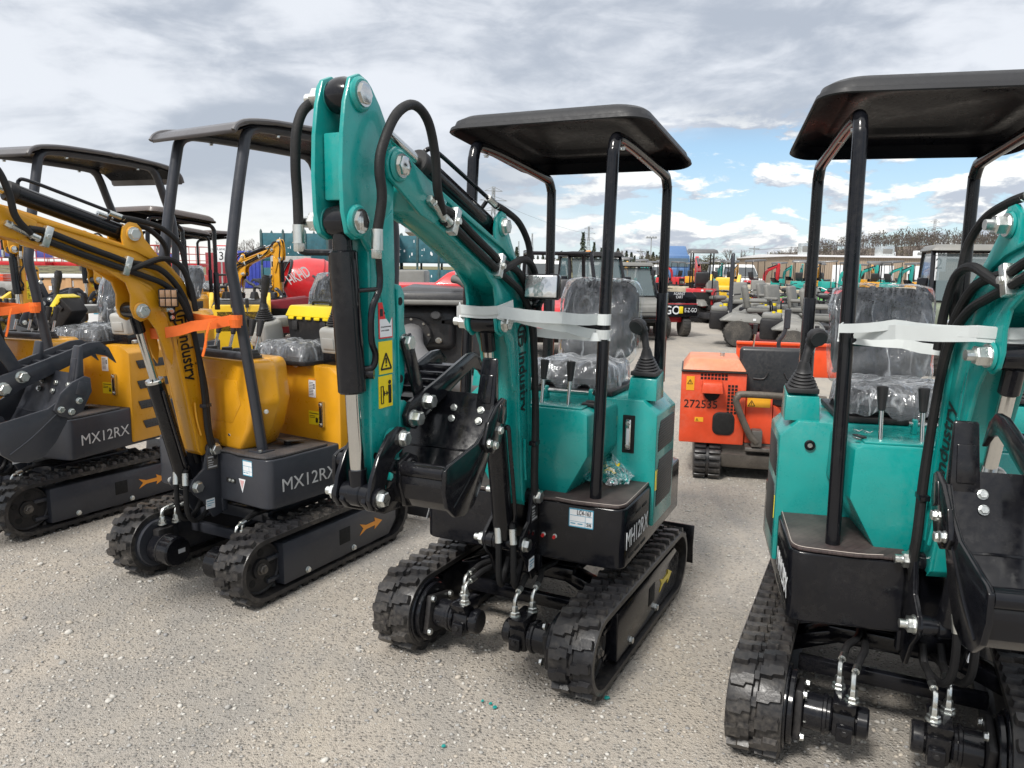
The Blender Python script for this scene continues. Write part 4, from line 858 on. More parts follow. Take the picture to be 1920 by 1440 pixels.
# ---- compact canopied excavators further back (same local axes)
def mini_far(body, roof, label, loc, yaw, group, opening=False, rear=False):
    root = thing('mini_excavator', label, 'mini excavator', (loc[0],loc[1],0), yaw, group)
    for s in (-1, 1):
        g = MB(); y = s*.40; n = 26; vs = []; fs = []
        for i in range(n*2):
            x, z, nx, nz = loop_at(i/(n*2)*(2*(FX-RX)+2*pi*RB), RB); h = .022 if i % 2 else -.002
            for yy in (-.09, .09): vs.append((x+nx*h, y+yy, z+nz*h))
        m = len(vs)//2; fs = [(2*i, 2*((i+1)%m), 2*((i+1)%m)+1, 2*i+1) for i in range(m)]+[tuple(2*i for i in range(m)), tuple(2*i+1 for i in reversed(range(m)))]
        g.add(vs, fs, RUB); g.obj('rubber_track', root)
    g = MB(); g.prism(PLAT, 'z', .40, .68, BLACK, .02); g.obj('platform_body', root)
    g = MB(); g.prism([(.10,-.45),(.10,.45),(-.35,.47),(-.58,.34),(-.58,-.34),(-.35,-.47)], 'z', .46, 1.05, body, .03); bd = g.obj('bodywork', root)
    if opening: g = MB(); g.box((-.582,.0,.72), (.01,.56,.44), HOLE, .004); g.box((-.60,.05,.62), (.08,.30,.2), STEEL, .02); g.cyl((-.62,-.1,.6),(-.66,-.1,.6),.08,CHROME,18); g.obj('engine_opening', bd); g = MB(); g.decal((-.583,.03,.97),(0,-1,0),(0,0,1),.07,.05,WHITE); g.decal((-.583,-.20,.52),(0,-1,0),(0,0,1),.08,.07,YSTK); g.obj('sticker', bd)
    g = MB(); g.box((.28,0,.86), (.26,.5,.36), body, .03); g.obj('control_console', root)
    for y in (-.12,.12): g = MB(); g.cyl((.28,y,1.02),(.25,y,1.2),.012,GRIP,8); g.obj('lever', root)
    g = MB(); g.box((-.12,0,1.13), (.40,.42,.11), SEATV, .04, seg=3); st = g.obj('seat', root); g = MB(); g.box((-.36,0,1.36), (.10,.42,.42), SEATV, .045, Matrix.Rotation(-.18,3,'Y'), 3); g.box((-.415,0,1.36), (.012,.36,.34), GRIP, .03, Matrix.Rotation(-.18,3,'Y'), 2); g.obj('backrest', st)
    g = MB(); o = [(x,y) for x,y in rrect(-.60,.42,-.46,.46,.10,4)]; g.hexa([(x,y,2.13+.08*(x+.6)) for x,y in o], [(x*.92,y*.9,2.24+.06*(x+.6)) for x,y in o], roof, .015); g.obj('canopy_roof', root)
    for x, y in ((.40,.31),(.40,-.31),(-.52,.31),(-.52,-.31)): g = MB(); g.cyl((x,y,.68 if x > 0 else 1.0),(x-.06*(x>0),y,2.18),.022,BLACK,10); g.obj('canopy_post', root)
    g = MB(); g.prism([(.50,.66),(.62,.66),(.70,1.32),(.86,1.58),(1.40,1.80),(1.50,1.90),(1.42,1.95),(.86,1.76),(.62,1.60),(.54,1.36)], 'y', -.06, .06, body, .01); g.cyl((.82,0,1.78),(1.5,0,2.0),.04,BLACK,12); g.obj('boom', root)
    g = MB(); g.prism([(1.58,2.08),(1.66,2.08),(1.70,1.90),(1.64,1.1),(1.56,1.0),(1.47,1.05),(1.46,1.6),(1.46,1.92)], 'y', -.055, .055, body, .01); g.cyl((1.70,0,1.72),(1.66,0,1.28),.04,BLACK,12); g.obj('arm', root)
    g = MB(); g.prism([(1.53,1.05),(1.54,1.0),(1.49,.92),(1.40,.92),(1.30,1.03),(1.22,1.22),(1.28,1.16),(1.40,1.06)], 'y', -.24, .24, BLACK, .006); g.obj('bucket', root)
    g = MB(); g.box((-.80,0,.13), (.03,.9,.22), BLACK, .006); g.obj('dozer_blade', root)
    return root

# ---- side-by-side utility vehicle (faces local +x)
def utv(label, loc, yaw, body, cab, sc=1., cat='utility vehicle', roofmat=None, h=1.92):
    r = thing('utility_vehicle', label, cat, (loc[0],loc[1],0), yaw); r.scale = (sc,)*3
    for x in (-.95,.95):
        for s in (-1,1): wheel(r, (x,s*.62,.32), .32, .24, STEEL)
    g = MB(); g.hexa([(.45,-.62,.55),(.45,.62,.55),(1.38,.52,.58),(1.38,-.52,.58)], [(.45,-.62,1.10),(.45,.62,1.10),(1.30,.48,.96),(1.30,-.48,.96)], body, .05, 3); g.hexa([(1.28,-.50,.62),(1.28,.50,.62),(1.46,.40,.62),(1.46,-.40,.62)],[(1.25,-.50,.92),(1.25,.50,.92),(1.42,.40,.88),(1.42,-.40,.88)], body, .04); hd = g.obj('hood', r)
    for s in (-1,1): g = MB(); g.box((1.33,s*.42,.82), (.12,.22,.11), LENS, .03, Matrix.Rotation(s*-.35,3,'Z')); g.obj('headlight', hd)
    g = MB(); g.box((1.40,0,.52), (.08,1.05,.10), DULL, .02); g.box((1.42,0,.72), (.05,.55,.06), DULL, .02); g.tube([(1.36,-.45,.5),(1.5,-.40,.62),(1.5,.40,.62),(1.36,.45,.5)], .025, BLACK, 8, 4); g.obj('bumper', r)
    g = MB(); g.box((-.15,0,.42), (2.2,1.1,.16), DULL, .03); g.box((-.95,0,.86), (.95,1.35,.36), body if not cab else DULL, .03); g.box((-.95,0,.90), (.85,1.24,.36), HOLE, .01); g.obj('cargo_bed', r)
    for s in (-1,1): g = MB(); g.box((.0,s*.32,.86), (.48,.5,.14), SEATV, .05, seg=3); g.box((-.28,s*.32,1.16), (.13,.48,.52), SEATV, .05, Matrix.Rotation(-.15,3,'Y'), 3); g.obj('seat', r)
    g = MB(); g.tube([(.42,.32,1.05),(.25,.32,1.18)], .02, BLACK, 8, 1); g.lathe([(-.012,.15),(.012,.15),(.012,.18),(-.012,.18),(-.012,.15)], (.24,.32,1.19), (-.8,0,.5), GRIP, 20, closed=False); g.obj('steering_wheel', r)
    for s in (-1,1):
        g = MB(); g.tube([(.62,s*.62,.95),(.55,s*.60,1.25),(.28,s*.56,h-.06),(.22,s*.56,h-.03),(-.42,s*.56,h-.03),(-.50,s*.56,h-.07),(-.56,s*.60,.9)], .035, BLACK, 10, 4); g.obj('roll_bar', r)
    g = MB(); g.cyl((.24,-.55,h-.03),(.24,.55,h-.03),.03,BLACK,10); g.cyl((-.46,-.55,h-.03),(-.46,.55,h-.03),.03,BLACK,10); g.obj('roll_bar', r)
    if cab:
        g = MB(); g.hexa([(.42,-.63,h-.04),(.42,.63,h-.04),(-.62,.63,h-.04),(-.62,-.63,h-.04)], [(.36,-.55,h+.06),(.36,.55,h+.06),(-.56,.55,h+.06),(-.56,-.55,h+.06)], roofmat or GREYM, .03); g.obj('cab_roof', r)
        g = MB(); g.hexa([(.605,-.54,1.12),(.605,.54,1.12),(.60,.54,1.12),(.60,-.54,1.12)], [(.30,-.50,h-.08),(.30,.50,h-.08),(.295,.50,h-.08),(.295,-.50,h-.08)], GLASS, 0); wsd = g.obj('windscreen', r)
        g = MB(); g.tube([(.605,.1,1.15),(.50,-.25,1.45)], .012, BLACK, 6, 1); g.obj('wiper', wsd)
        for s in (-1,1): g = MB(); g.hexa([(.52,s*.61,1.1),(-.52,s*.61,1.1),(-.52,s*.605,1.1),(.52,s*.605,1.1)], [(.26,s*.565,h-.08),(-.46,s*.565,h-.08),(-.46,s*.56,h-.08),(.26,s*.56,h-.08)], GLASS, 0); g.box((.0,s*.63,.82), (1.0,.05,.52), body, .03); g.obj('door', r)
        
        for s in (-1,1): g = MB(); g.box((.40,s*.70,1.35), (.05,.16,.22), BLACK, .02); g.obj('side_mirror', r)
    return r

# ---- zero-turn mower (faces local +x)
def mower(label, loc, yaw, hood, deck, group=None):
    r = thing('ride_on_mower', label, 'lawn mower', (loc[0],loc[1],0), yaw, group)
    for s in (-1,1): wheel(r, (-.45,s*.52,.30), .30, .26, STEEL); wheel(r, (.88,s*.45,.16), .16, .14, STEEL, treads=False)
    g = MB(); g.hexa([(-.15,-.62,.14),(.75,-.62,.14),(.75,.62,.14),(-.15,.62,.14)], [(-.10,-.60,.34),(.68,-.58,.34),(.68,.58,.34),(-.10,.60,.34)], deck, .03); g.obj('mower_deck', r)
    g = MB(); g.box((.10,0,.42), (1.6,.5,.12), deck, .02); g.hexa([(-.05,-.40,.40),(.55,-.36,.40),(.55,.36,.40),(-.05,.40,.40)], [(-.05,-.38,.56),(.35,-.32,.50),(.35,.32,.50),(-.05,.38,.56)], deck, .03); g.obj('chassis', r)
    for s in (-1,1): g = MB(); g.hexa([(-.88,s*.36,.56),(.10,s*.36,.52),(.16,s*.66,.50),(-.85,s*.66,.56)], [(-.62,s*.40,.76),(-.02,s*.40,.70),(.02,s*.60,.66),(-.60,s*.60,.72)], hood, .05, 3); fd = g.obj('fender', r); g = MB(); g.decal((-.35 if s > 0 else -.1, s*.652, .575), (s,0,0) if s < 0 else (-1,0,0), (0,0,1), .06, .05, WHITE); g.obj('emblem', fd)
    g = MB(); g.box((-.85,0,.55), (.40,.62,.40), DULL, .05); g.box((-.85,0,.78), (.36,.46,.14), hood, .05); g.cyl((-.72,.12,.84),(-.72,.12,.90),.05,YSTK,14); g.cyl((-.82,-.16,.84),(-.82,-.16,.88),.03,YSTK,14); g.obj('engine', r)
    g = MB(); g.box((-.05,0,.78), (.46,.48,.13), SEATG, .05, seg=3); st = g.obj('seat', r); g = MB(); g.box((-.30,0,1.05), (.13,.46,.52), SEATG, .06, Matrix.Rotation(-.2,3,'Y'), 3); g.obj('backrest', st)
    for s in (-1,1): g = MB(); g.box((-.06,s*.30,.98), (.38,.09,.08), SEATG, .035, seg=3); g.obj('armrest', st); g = MB(); g.tube([(.28,s*.30,.50),(.24,s*.30,.85),(.22,s*.22,.98),(.22,s*.06,1.0)], .016, BLACK, 8, 4); g.tube([(.22,s*.22,.98),(.22,s*.05,1.0)], .022, GRIP, 8, 1); g.obj('steering_lever', r)
    g = MB(); g.tube([(-.62,-.44,.60),(-.62,-.44,1.80),(-.62,-.40,1.93),(-.62,-.32,1.97),(-.62,.32,1.97),(-.62,.40,1.93),(-.62,.44,1.80),(-.62,.44,.60)], .032, CHAR, 10, 4); g.obj('roll_bar', r)
    return r

def quad(label, loc, yaw, body, group=None):
    r = thing('quad_bike', label, 'quad bike', (loc[0],loc[1],0), yaw, group)
    for x in (-.6,.6):
        for s in (-1,1): wheel(r, (x,s*.42,.30), .30, .24, STEEL)
    g = MB(); g.box((0,0,.55), (1.1,.36,.30), DULL, .06); g.hexa([(.25,-.46,.62),(.95,-.42,.60),(.95,.42,.60),(.25,.46,.62)], [(.30,-.30,.86),(.85,-.26,.80),(.85,.26,.80),(.30,.30,.86)], body, .05, 3); g.hexa([(-.95,-.42,.62),(-.25,-.44,.62),(-.25,.44,.62),(-.95,.42,.62)], [(-.90,-.30,.80),(-.30,-.28,.82),(-.30,.28,.82),(-.90,.30,.80)], body, .05, 3); g.obj('bodywork', r)
    g = MB(); g.box((-.22,0,.86), (.75,.30,.12), SEATV, .05, seg=3); g.obj('seat', r)
    g = MB(); g.tube([(.10,-.38,1.12),(.16,-.24,1.10),(.26,-.08,1.02),(.26,.08,1.02),(.16,.24,1.10),(.10,.38,1.12)], .016, BLACK, 8, 4); g.box((.28,0,1.02), (.16,.2,.1), GRIP, .03); g.cyl((.30,0,.8),(.27,0,1.02),.03,BLACK,10); g.obj('handlebar', r)
    for z, x0, x1 in ((.92,.40,.92),(.88,-.92,-.45)):
        g = MB()
        for i in range(5): g.cyl((x0+(x1-x0)*i/4,-.34,z),(x0+(x1-x0)*i/4,.34,z),.012,BLACK,6)
        for s in (-1,1): g.cyl((x0,s*.34,z),(x1,s*.34,z),.012,BLACK,6)
        g.obj('cargo_rack', r)
    return r

GRP_MID = 'mini excavators in the rows behind'
# amber machine with brown roof behind the two amber ones, and two more of its kind
BROWNST = dict(kind='teal', body=AMBER, frame=CHAR, post=BLACK, roof=surf('brown_roof', (.085,.068,.062), .4, 0, .1, .1), mat=MATG, dark=CHAR, arrow=OSTK, lot=None, lot2='')
e5 = excavator(BROWNST, 'amber mini excavator with brown moulded roof, its arm at the left edge', (-4.25,9.3), RAD(-124), .05, group=GRP_MID)
for c in list(e5.children):
    if c.name.split('.')[0] in ('work_lamp',): pass
dup(e5, (*col(395,15.5)[:2],0), RAD(-20), 'amber mini excavator seen side on, boom stretched right, by the number sign', GRP_MID)
dup(e5, (-6.0,13.6,0), RAD(-120), 'amber mini excavator with a roof just showing under the brown one', GRP_MID)
# ---- far rows
GRP_FAR = 'canopied mini excavators in the far rows'
rd = mini_far(RED, ROOFG, 'red mini excavator seen from behind with open engine bay', (*gnd(1310,602)[:2],), RAD(82), GRP_FAR, opening=True)
tl = mini_far(TEALP, ROOFG, 'teal mini excavator far off, just right of the red one', (*col(1343,50)[:2],), RAD(62), GRP_FAR)
am = mini_far(AMBER, ROOFG, 'amber mini excavator far off, between red one and roll bar mower', (*col(1372,52)[:2],), RAD(60), GRP_FAR)
FAR = [(rd,1418,46,20,'red mini excavator far off, boom lowered to the right of the roll bar'),
       (rd,1270,62,120,'red mini excavator in front of the blue lorry'),
       (tl,1500,46,65,'teal mini excavator far off, left of the nearest black post'),
       (am,1524,50,55,'amber mini excavator far off, half hidden by the nearest black post'),
       (tl,1556,46,-25,'teal mini excavator with its arm up left of the tan building doors'),
       (tl,1594,49,-40,'teal mini excavator far off, between the black posts of the right machine'),
       (am,1640,47,70,'amber mini excavator far off, first of the group before the white doors'),
       (tl,1674,44,25,'teal mini excavator before the white doors, arm up on its right'),
       (am,1716,50,30,'amber mini excavator furthest right before the tan building'),
       (am,1170,44,75,'amber mini excavator far off, above the grey cab vehicle'),
       (tl,1203,52,80,'teal mini excavator far off, behind the black dump cart'),
       (rd,1242,56,85,'red mini excavator far off, left of the blue lorry')]
FAR += [(tl,1462,58,40,'teal mini excavator far off, behind the red boom left of the warehouse'),
       (rd,1318,66,95,'red mini excavator very far off, seen through the nearer red canopy'),
       (tl,1536,60,75,'teal mini excavator far off, against the left end of the warehouse wall'),
       (am,1612,62,100,'amber mini excavator very far off, just right of the nearest black post'),
       (tl,1655,60,-60,'teal mini excavator very far off, before the second white door'),
       (am,1296,70,60,'amber mini excavator very far off, right of the blue lorry'),
       (tl,1222,64,100,'teal mini excavator very far off, left of the rear right post'),
       (tl,1150,60,70,'teal mini excavator very far off, above the grey low cab')]
for p, u, d, a, lab in FAR: dup(p, (*col(u,d)[:2],0), RAD(a), lab, GRP_FAR)
# ------------------------------------------------------------------ single machines
# orange tracked carrier behind the gap between the two teal machines
r = thing('tracked_carrier', 'orange ride-on tracked carrier with black seat back, stencilled 272535', 'tracked carrier', (1.63,6.0,0), RAD(-13))
for s, x in ((-1,.0),(1,.95)):
    g = MB(); n = 22; vs = []
    P = [(.0+.11*cos(a), .13+.13*sin(a)) for a in [RAD(90+180*i/8) for i in range(9)]]; P = [(-.10+x_, z) for x_, z in P]+[(1.4+.11*cos(RAD(-90+180*i/8)), .13+.13*sin(RAD(-90+180*i/8))) for i in range(9)]
    g.prism([(p[0]-.0,p[1]) for p in P], 'x', x-.16, x+.05, RUB, .01)
    for i in range(9):
        a = RAD(95+170*i/8); c = V((x-.055,-.10+.115*cos(a),.13+.135*sin(a)))
        for q in (-.055,.055): g.box(c+V((q,0,.0)), (.09,.035,.03), RUB, .008, Matrix.Rotation(a-pi/2,3,'X'))
    g.obj('rubber_track', r)
g = MB(); g.prism([(-.12,.21),(1.10,.21),(1.10,.30),(-.12,.30)], 'x', .04, .98, STEEL, .01); g.hexa([(.05,-.16,.10),(.75,-.16,.10),(.75,.6,.10),(.05,.6,.10)], [(-.05,-.20,.22),(.85,-.20,.22),(.85,.6,.22),(-.05,.6,.22)], STEEL, .02); g.obj('chassis', r)
g = MB(); g.box((-.035,.14,.565), (.49,.62,.56), ORANGE, .012); g.hexa([(.215,-.13,.30),(.42,-.13,.30),(.42,.42,.30),(.215,.42,.30)], [(.215,-.13,.66),(.41,-.13,.66),(.41,.42,.66),(.215,.42,.66)], ORANGE, .006)
g.hexa([(.42,-.12,.30),(.74,.15,.30),(.74,.42,.30),(.42,.42,.30)], [(.42,-.12,.60),(.60,.15,.52),(.60,.42,.52),(.42,.42,.60)], ORANGE, .006); bd = g.obj('bodywork', r)
g = MB(); g.hexa([(-.275,-.185,.86),(.205,-.185,.86),(.205,.43,.86),(-.275,.43,.86)], [(-.22,-.12,.945),(.15,-.12,.945),(.15,.38,.945),(-.22,.38,.945)], surf('faded_orange_lid',(.60,.20,.10),.5,0,0,.2,.6,0,60,(.62,.5,.36)), .01); g.box((-.035,.12,.851), (.495,.62,.012), INK, .003); g.cyl((.03,.1,.945),(.03,.1,.975),.018,ZINC,12); hd = g.obj('engine_lid', r)
g = MB()
for i in range(8):
    for j in range(2): g.box((-.125+.026*i,-.1705,.825-.026*j), (.019,.004,.019), HOLE, 0)
g.obj('grille', bd); g = MB()
for i in range(3):
    for j in range(9): g.box((.083+.026*i,-.1705,.745-.026*j), (.019,.004,.019), HOLE, 0)
g.obj('grille', bd)
g = MB(); g.hexa([(-.13,-.172,.735),(.04,-.172,.735),(.04,-.165,.735),(-.13,-.165,.735)], [(-.105,-.172,.79),(.025,-.172,.79),(.025,-.165,.79),(-.105,-.165,.79)], ORANGE, 0)
g.hexa([(-.125,-.30,.70),(.035,-.30,.70),(.035,-.17,.70),(-.125,-.17,.70)], [(-.115,-.29,.775),(.025,-.29,.775),(.03,-.17,.785),(-.12,-.17,.785)], ORANGE, .004); g.cyl((-.045,-.172,.685),(-.045,-.18,.685),.06,HOLE,20); g.obj('exhaust_hood', bd)
g = MB(); g.prism(rrect(-.03,.135,.36,.54,.05,4), 'y', -.180, -.170, INK, .004); g.prism(rrect(-.02,.125,.37,.53,.045,4), 'y', -.184, -.175, HOLE, .002); g.obj('outlet', bd)
lettering(bd, '272535', .062, (-.255,-.1705,.565), (1,0,0), (0,0,1), INK, sx=.98, name='stencilled_number')
for o, w, h in (((-.24,-.1705,.70),.06,.11),((-.165,-.1705,.455),.065,.035),((.225,-.1305,.585),.17,.075)):
    g = MB(); g.decal(o, (1,0,0), (0,0,1), w, h, surf('amber_sticker',(.75,.36,.02),.4)); n = V((0,-1,0)); tri_marks(g, V(o)+V((.008,0,h*.45 if w < .1 and h > .05 else .008)), V((1,0,0)), V((0,0,1)), min(w,h)*.65 if h > .05 else .02, INK, n); g.obj('warning_sticker', bd)
g = MB(); g.box((.55,.02,.27), (.66,.50,.03), STEEL, .006); g.obj('footplate', r)
g = MB(); g.box((.60,.20,.56), (.44,.30,.12), DULL, .03); st = g.obj('seat', r); g = MB(); g.box((.43,-.02,.81), (.55,.075,.46), surf('black_seat_shell',(.012,.013,.016),.35,0,.1,.2,.10), .055, Matrix.Rotation(RAD(-5),3,'X'), 4); g.tube([(.26,-.066,.80),(.34,-.066,.80),(.37,-.068,.85)], .006, GRIP, 6, 3); g.tube([(.49,-.068,.85),(.52,-.066,.80),(.60,-.066,.80)], .006, GRIP, 6, 3); g.obj('backrest', st)
g = MB(); g.tube([(.30,-.24,.33),(.24,-.25,.40),(.14,-.26,.62),(.145,-.26,.68),(.20,-.25,.70),(.60,-.22,.69),(.78,-.20,.68)], .026, surf('rusty_tube',(.10,.085,.07),.5,.3,0,.4,.4), 12, 5); g.box((.30,-.20,.36), (.08,.10,.13), STEEL, .01); g.obj('guard_rail', r)
g = MB(); g.box((.78,1.30,.80), (1.15,.04,.30), HOTOR, .01); g.box((.78,1.27,.955), (1.16,.05,.03), HOTOR, .008); dp = g.obj('dump_skip', r); lettering(dp, 'SCRU', .085, (.27,1.279,.76), (1,0,0), (0,0,1), INK, sx=1., name='stencilled_word')
for x in (.60,1.02): g = MB(); g.tube([(x,.95,.75),(x-.06*(1 if x < .8 else -1),.92,.98),(x-.02,.90,1.08),(x,.90,1.22)], .018, CHAR, 8, 4); g.cyl((x-.002,.90,1.12),(x,.90,1.30),.028,CHAR,12,bev=.008); g.obj('handle_bar', r)
for x, m in ((.32,GRIP),(.78,surf('pink_knob',(.5,.12,.10),.5)),(.83,GRIP)): g = MB(); g.cyl((x,.85,.92),(x+.01,.85,1.08),.008,CHROME,8); g.cyl((x+.01,.85,1.07),(x+.012,.85,1.16),.016,m,10,.02,bev=.004); g.obj('lever', r)

# black dump cart with red frame
p = gnd(1262,632)
r = thing('dump_cart', 'black dump cart with white lettering on its box and red frame', 'utility cart', (p.x-.2,p.y+.8,0), RAD(8))
for x, y in ((-.62,-.62),(.42,-.62),(-.62,1.3),(.60,1.3)): wheel(r, (x,y,.26), .26, .20, WHITE, ax=(1,0,0))
g = MB(); g.box((0,.3,.42), (1.1,2.0,.14), RED, .02); g.box((0,1.6,.55), (1.3,.7,.3), RED, .05); g.obj('chassis', r)
g = MB(); g.prism([(-.72,.50),(.66,.50),(.66,.78),(-.72,.78)], 'y', -.86, -.80, BLACK, .01); g.prism([(-.72,.83),(.66,.83),(.64,.98),(.52,1.09),(-.72,1.11)], 'y', -.80, -.76, BLACK, .01); g.box((-.03,-.83,.805), (1.38,.05,.02), RED, .004)
for x in (-.70,.64): g.box((x,-.1,.68), (.04,1.4,.36), BLACK, .01)
g.box((-.03,-.1,.50), (1.36,1.4,.03), BLACK, .004); bx = g.obj('dump_box', r)
lettering(bx, 'E-Z-GO', .20, (-.64,-.861,.56), (1,0,0), (0,0,1), WHITE, sx=.9, bold=.004); lettering(bx, 'E-Z-GO', .10, (.33,-.861,.61), (1,0,0), (0,0,1), WHITE, sx=.65)
lettering(bx, 'PLEASE', .075, (-.50,-.801,1.01), (1,0,0), (0,0,1), WHITE, sx=.8); lettering(bx, 'AGAINST', .065, (.06,-.801,1.02), (1,0,0), (0,0,1), WHITE, sx=.75); lettering(bx, 'CART', .065, (.12,-.801,.94), (1,0,0), (0,0,1), WHITE, sx=.75)
g = MB(); g.box((.24,-.865,.66), (.10,.02,.17), YSTK, .01); g.obj('reflector', bx)
g = MB(); g.box((0,1.55,.95), (.46,.46,.14), SEATV, .04); g.box((0,1.30,1.2), (.44,.12,.4), SEATV, .04); g.obj('seat', r)

# mowers and quads
mower('grey and maroon ride-on mower with black roll bar, behind the orange carrier', (*gnd(1420,648)[:2],), RAD(-14), GREYM, MAROON, 'ride-on mowers')
m2 = mower('grey ride-on mower half hidden by the nearest black post of the right machine', (*col(1545,14.2)[:2],), RAD(-20), GREYM, DULL, 'ride-on mowers')
m3 = mower('grey ride-on mower further back, its round hood left of the roll bar', (*col(1392,21)[:2],), RAD(-95), GREYM, DULL, 'ride-on mowers')
for m in (m2, m3):
    for c in list(m.children):
        if c.name.startswith('roll_bar'): bpy.data.objects.remove(c)
quad('red quad bike with wide handlebar, behind the grey mower seats', (*col(1436,23)[:2],), RAD(-70), RED, 'quad bikes')
quad('green quad bike behind the control levers of the mower', (*col(1466,25)[:2],), RAD(-80), surf('green_paint',(.10,.42,.06),.4), 'quad bikes')
quad('black quad bike seen past the right machine seat', (*col(1535,19)[:2],), RAD(-75), DULL, 'quad bikes')
quad('grey quad bike right of the wrapped seat of the right machine', (*col(1700,20)[:2],), RAD(-60), GREYM, 'quad bikes')
qs = [o for o in bpy.data.objects if o.name.startswith('quad_bike')]
for i, (u, d, a, lab) in enumerate(((1448,29,-60,'red quad bike in the second line behind the mower seats'),(1508,24,-80,'green quad bike beside the square stone block'),(1556,25,-95,'black quad bike in front of the teal far excavators'),(1662,27,-70,'grey quad bike behind the wrapped right seat'),(1478,33,-100,'red quad bike furthest back, before the stone blocks'),(1340,31,-75,'black quad bike left of the roll bar mower'))):
    dup(qs[[0,1,2,3,0,2][i]], (*col(u,d)[:2],0), RAD(a), lab, 'quad bikes')
for i, (u, d, a, lab) in enumerate(((1322,33,-60,'quad bike small and far, right of the red far machine'),(1376,40,-90,'quad bike far off, under the white pickup'),(1412,37,-40,'quad bike far off, left of the red boom'),(1520,38,-120,'quad bike far off, left of the teal raised arm'),(1580,34,-90,'quad bike far off, behind the nearest black post'),(1630,33,-70,'quad bike far off, just above the right seat back'),(1690,36,-100,'quad bike far off, right side of the right seat back'),(1230,30,-80,'quad bike far off, over the black cart box'),(1725,30,-60,'quad bike far off, beside the long pale block'))):
    dup(qs[i % 4], (*col(u,d)[:2],0), RAD(a), {0:'red',1:'green',2:'black',3:'grey'}[i % 4]+' '+lab, 'quad bikes')
for u, d, a, lab in ((1348,24,-70,'grey ride-on mower between the red machine and the roll bar'),(1452,20.5,-45,'grey ride-on mower with tall seat, second in the cluster'),(1540,21,-60,'grey ride-on mower behind the nearest black post'),(1425,26,-100,'grey ride-on mower furthest back in the cluster')): dup(m3, (*col(u,d)[:2],0), RAD(a), lab, 'ride-on mowers')
dup(m3, (*col(1470,18)[:2],0), RAD(-60), 'grey ride-on mower in the middle of the mower cluster', 'ride-on mowers'); dup(m3, (*col(1515,17)[:2],0), RAD(-35), 'grey ride-on mower just left of the nearest black post', 'ride-on mowers')
# vehicles
utv('olive utility vehicle with glass cab, behind the right machine boom', (*col(1815,13.0)[:2],), RAD(-108), surf('olive_paint',(.20,.23,.16),.4,0,.2), True, 1.06)
utv('red utility vehicle with open black roll cage behind the work lamp', (*col(1046,14.2)[:2],), RAD(-85), RED, False)
utv('black utility vehicle with large windscreen, right of the open roll cage', (*col(1108,16.8)[:2],), RAD(-80), DULL, True, 1.0, roofmat=DULL)
utv('grey utility vehicle with low cab above the middle seat', (*col(1176,18.6)[:2],), RAD(-75), GREYM, True, .9, roofmat=GREYM)
g = MB(); c = col(1102,19.0); g.box((c.x,c.y,2.0), (.14,.14,.12), OSTK, .04); g.cyl((c.x,c.y,0),(c.x,c.y,1.95),.02,BLACK,8); tag(g.obj('beacon_post'), 'orange warning beacon above the black cab', 'beacon')
# yellow loader between red excavator and mower
p = col(1358,27); r = thing('compact_loader', 'yellow compact loader with raised lift arm behind the mowers', 'loader', (p.x,p.y,0), RAD(-110))
for x in (-.6,.6):
    for s in (-1,1): wheel(r, (x,s*.55,.4), .4, .28, YSTK)
g = MB(); g.box((-.1,0,.75), (1.7,.7,.7), LEMON, .08); g.box((-.5,0,1.2), (.7,.6,.35), LEMON, .06); g.obj('bodywork', r)
for s in (-1,1): g = MB(); g.prism([(-.9,1.35),(-.7,1.48),(.9,.85),(1.3,.35),(1.15,.3),(.8,.68)], 'y', s*.48-.06, s*.48+.06, LEMON, .02); g.obj('lift_arm', r)
g = MB(); g.box((1.35,0,.3), (.4,1.3,.5), DULL, .03); g.obj('bucket', r)
# lorry and vans
BLUEP = surf('blue_paint',(.06,.14,.30),.35,0,.3)
p = col(1268,75); r = thing('lorry', 'blue lorry cab behind the canopied excavators', 'lorry', (p.x,p.y,0), RAD(-95))
g = MB(); g.hexa([(-1.2,-1.2,.9),(1.2,-1.2,.9),(1.2,1.2,.9),(-1.2,1.2,.9)], [(-1.2,-1.15,3.3),(.9,-1.1,3.0),(.9,1.1,3.0),(-1.2,1.15,3.3)], BLUEP, .12, 3); g.box((1.5,0,1.3), (1.2,1.7,1.0), BLUEP, .15); g.hexa([(-1.2,-1.1,3.2),(.7,-1.0,3.0),(.7,1.0,3.0),(-1.2,1.1,3.2)], [(-1.2,-1.0,3.9),(-.2,-.8,3.9),(-.2,.8,3.9),(-1.2,1.0,3.9)], BLUEP, .1); g.box((-3.5,0,.9), (5,1.0,.3), DULL, .05); g.obj('cab', r)
g = MB(); g.hexa([(1.14,-1.0,1.9),(1.14,1.0,1.9),(1.1,1.0,1.9),(1.1,-1.0,1.9)], [(1.0,-1.0,2.7),(1.0,1.0,2.7),(.9,1.0,2.7),(.9,-1.0,2.7)], GLASS, 0); g.obj('windscreen', r)
for x in (1.4,-2.6,-4.): 
    for s in (-1,1): wheel(r, (x,s*1.0,.5), .5, .3, ZINC, treads=False)
VANW = surf('white_vehicle_paint',(.72,.72,.70),.3,0,.4)
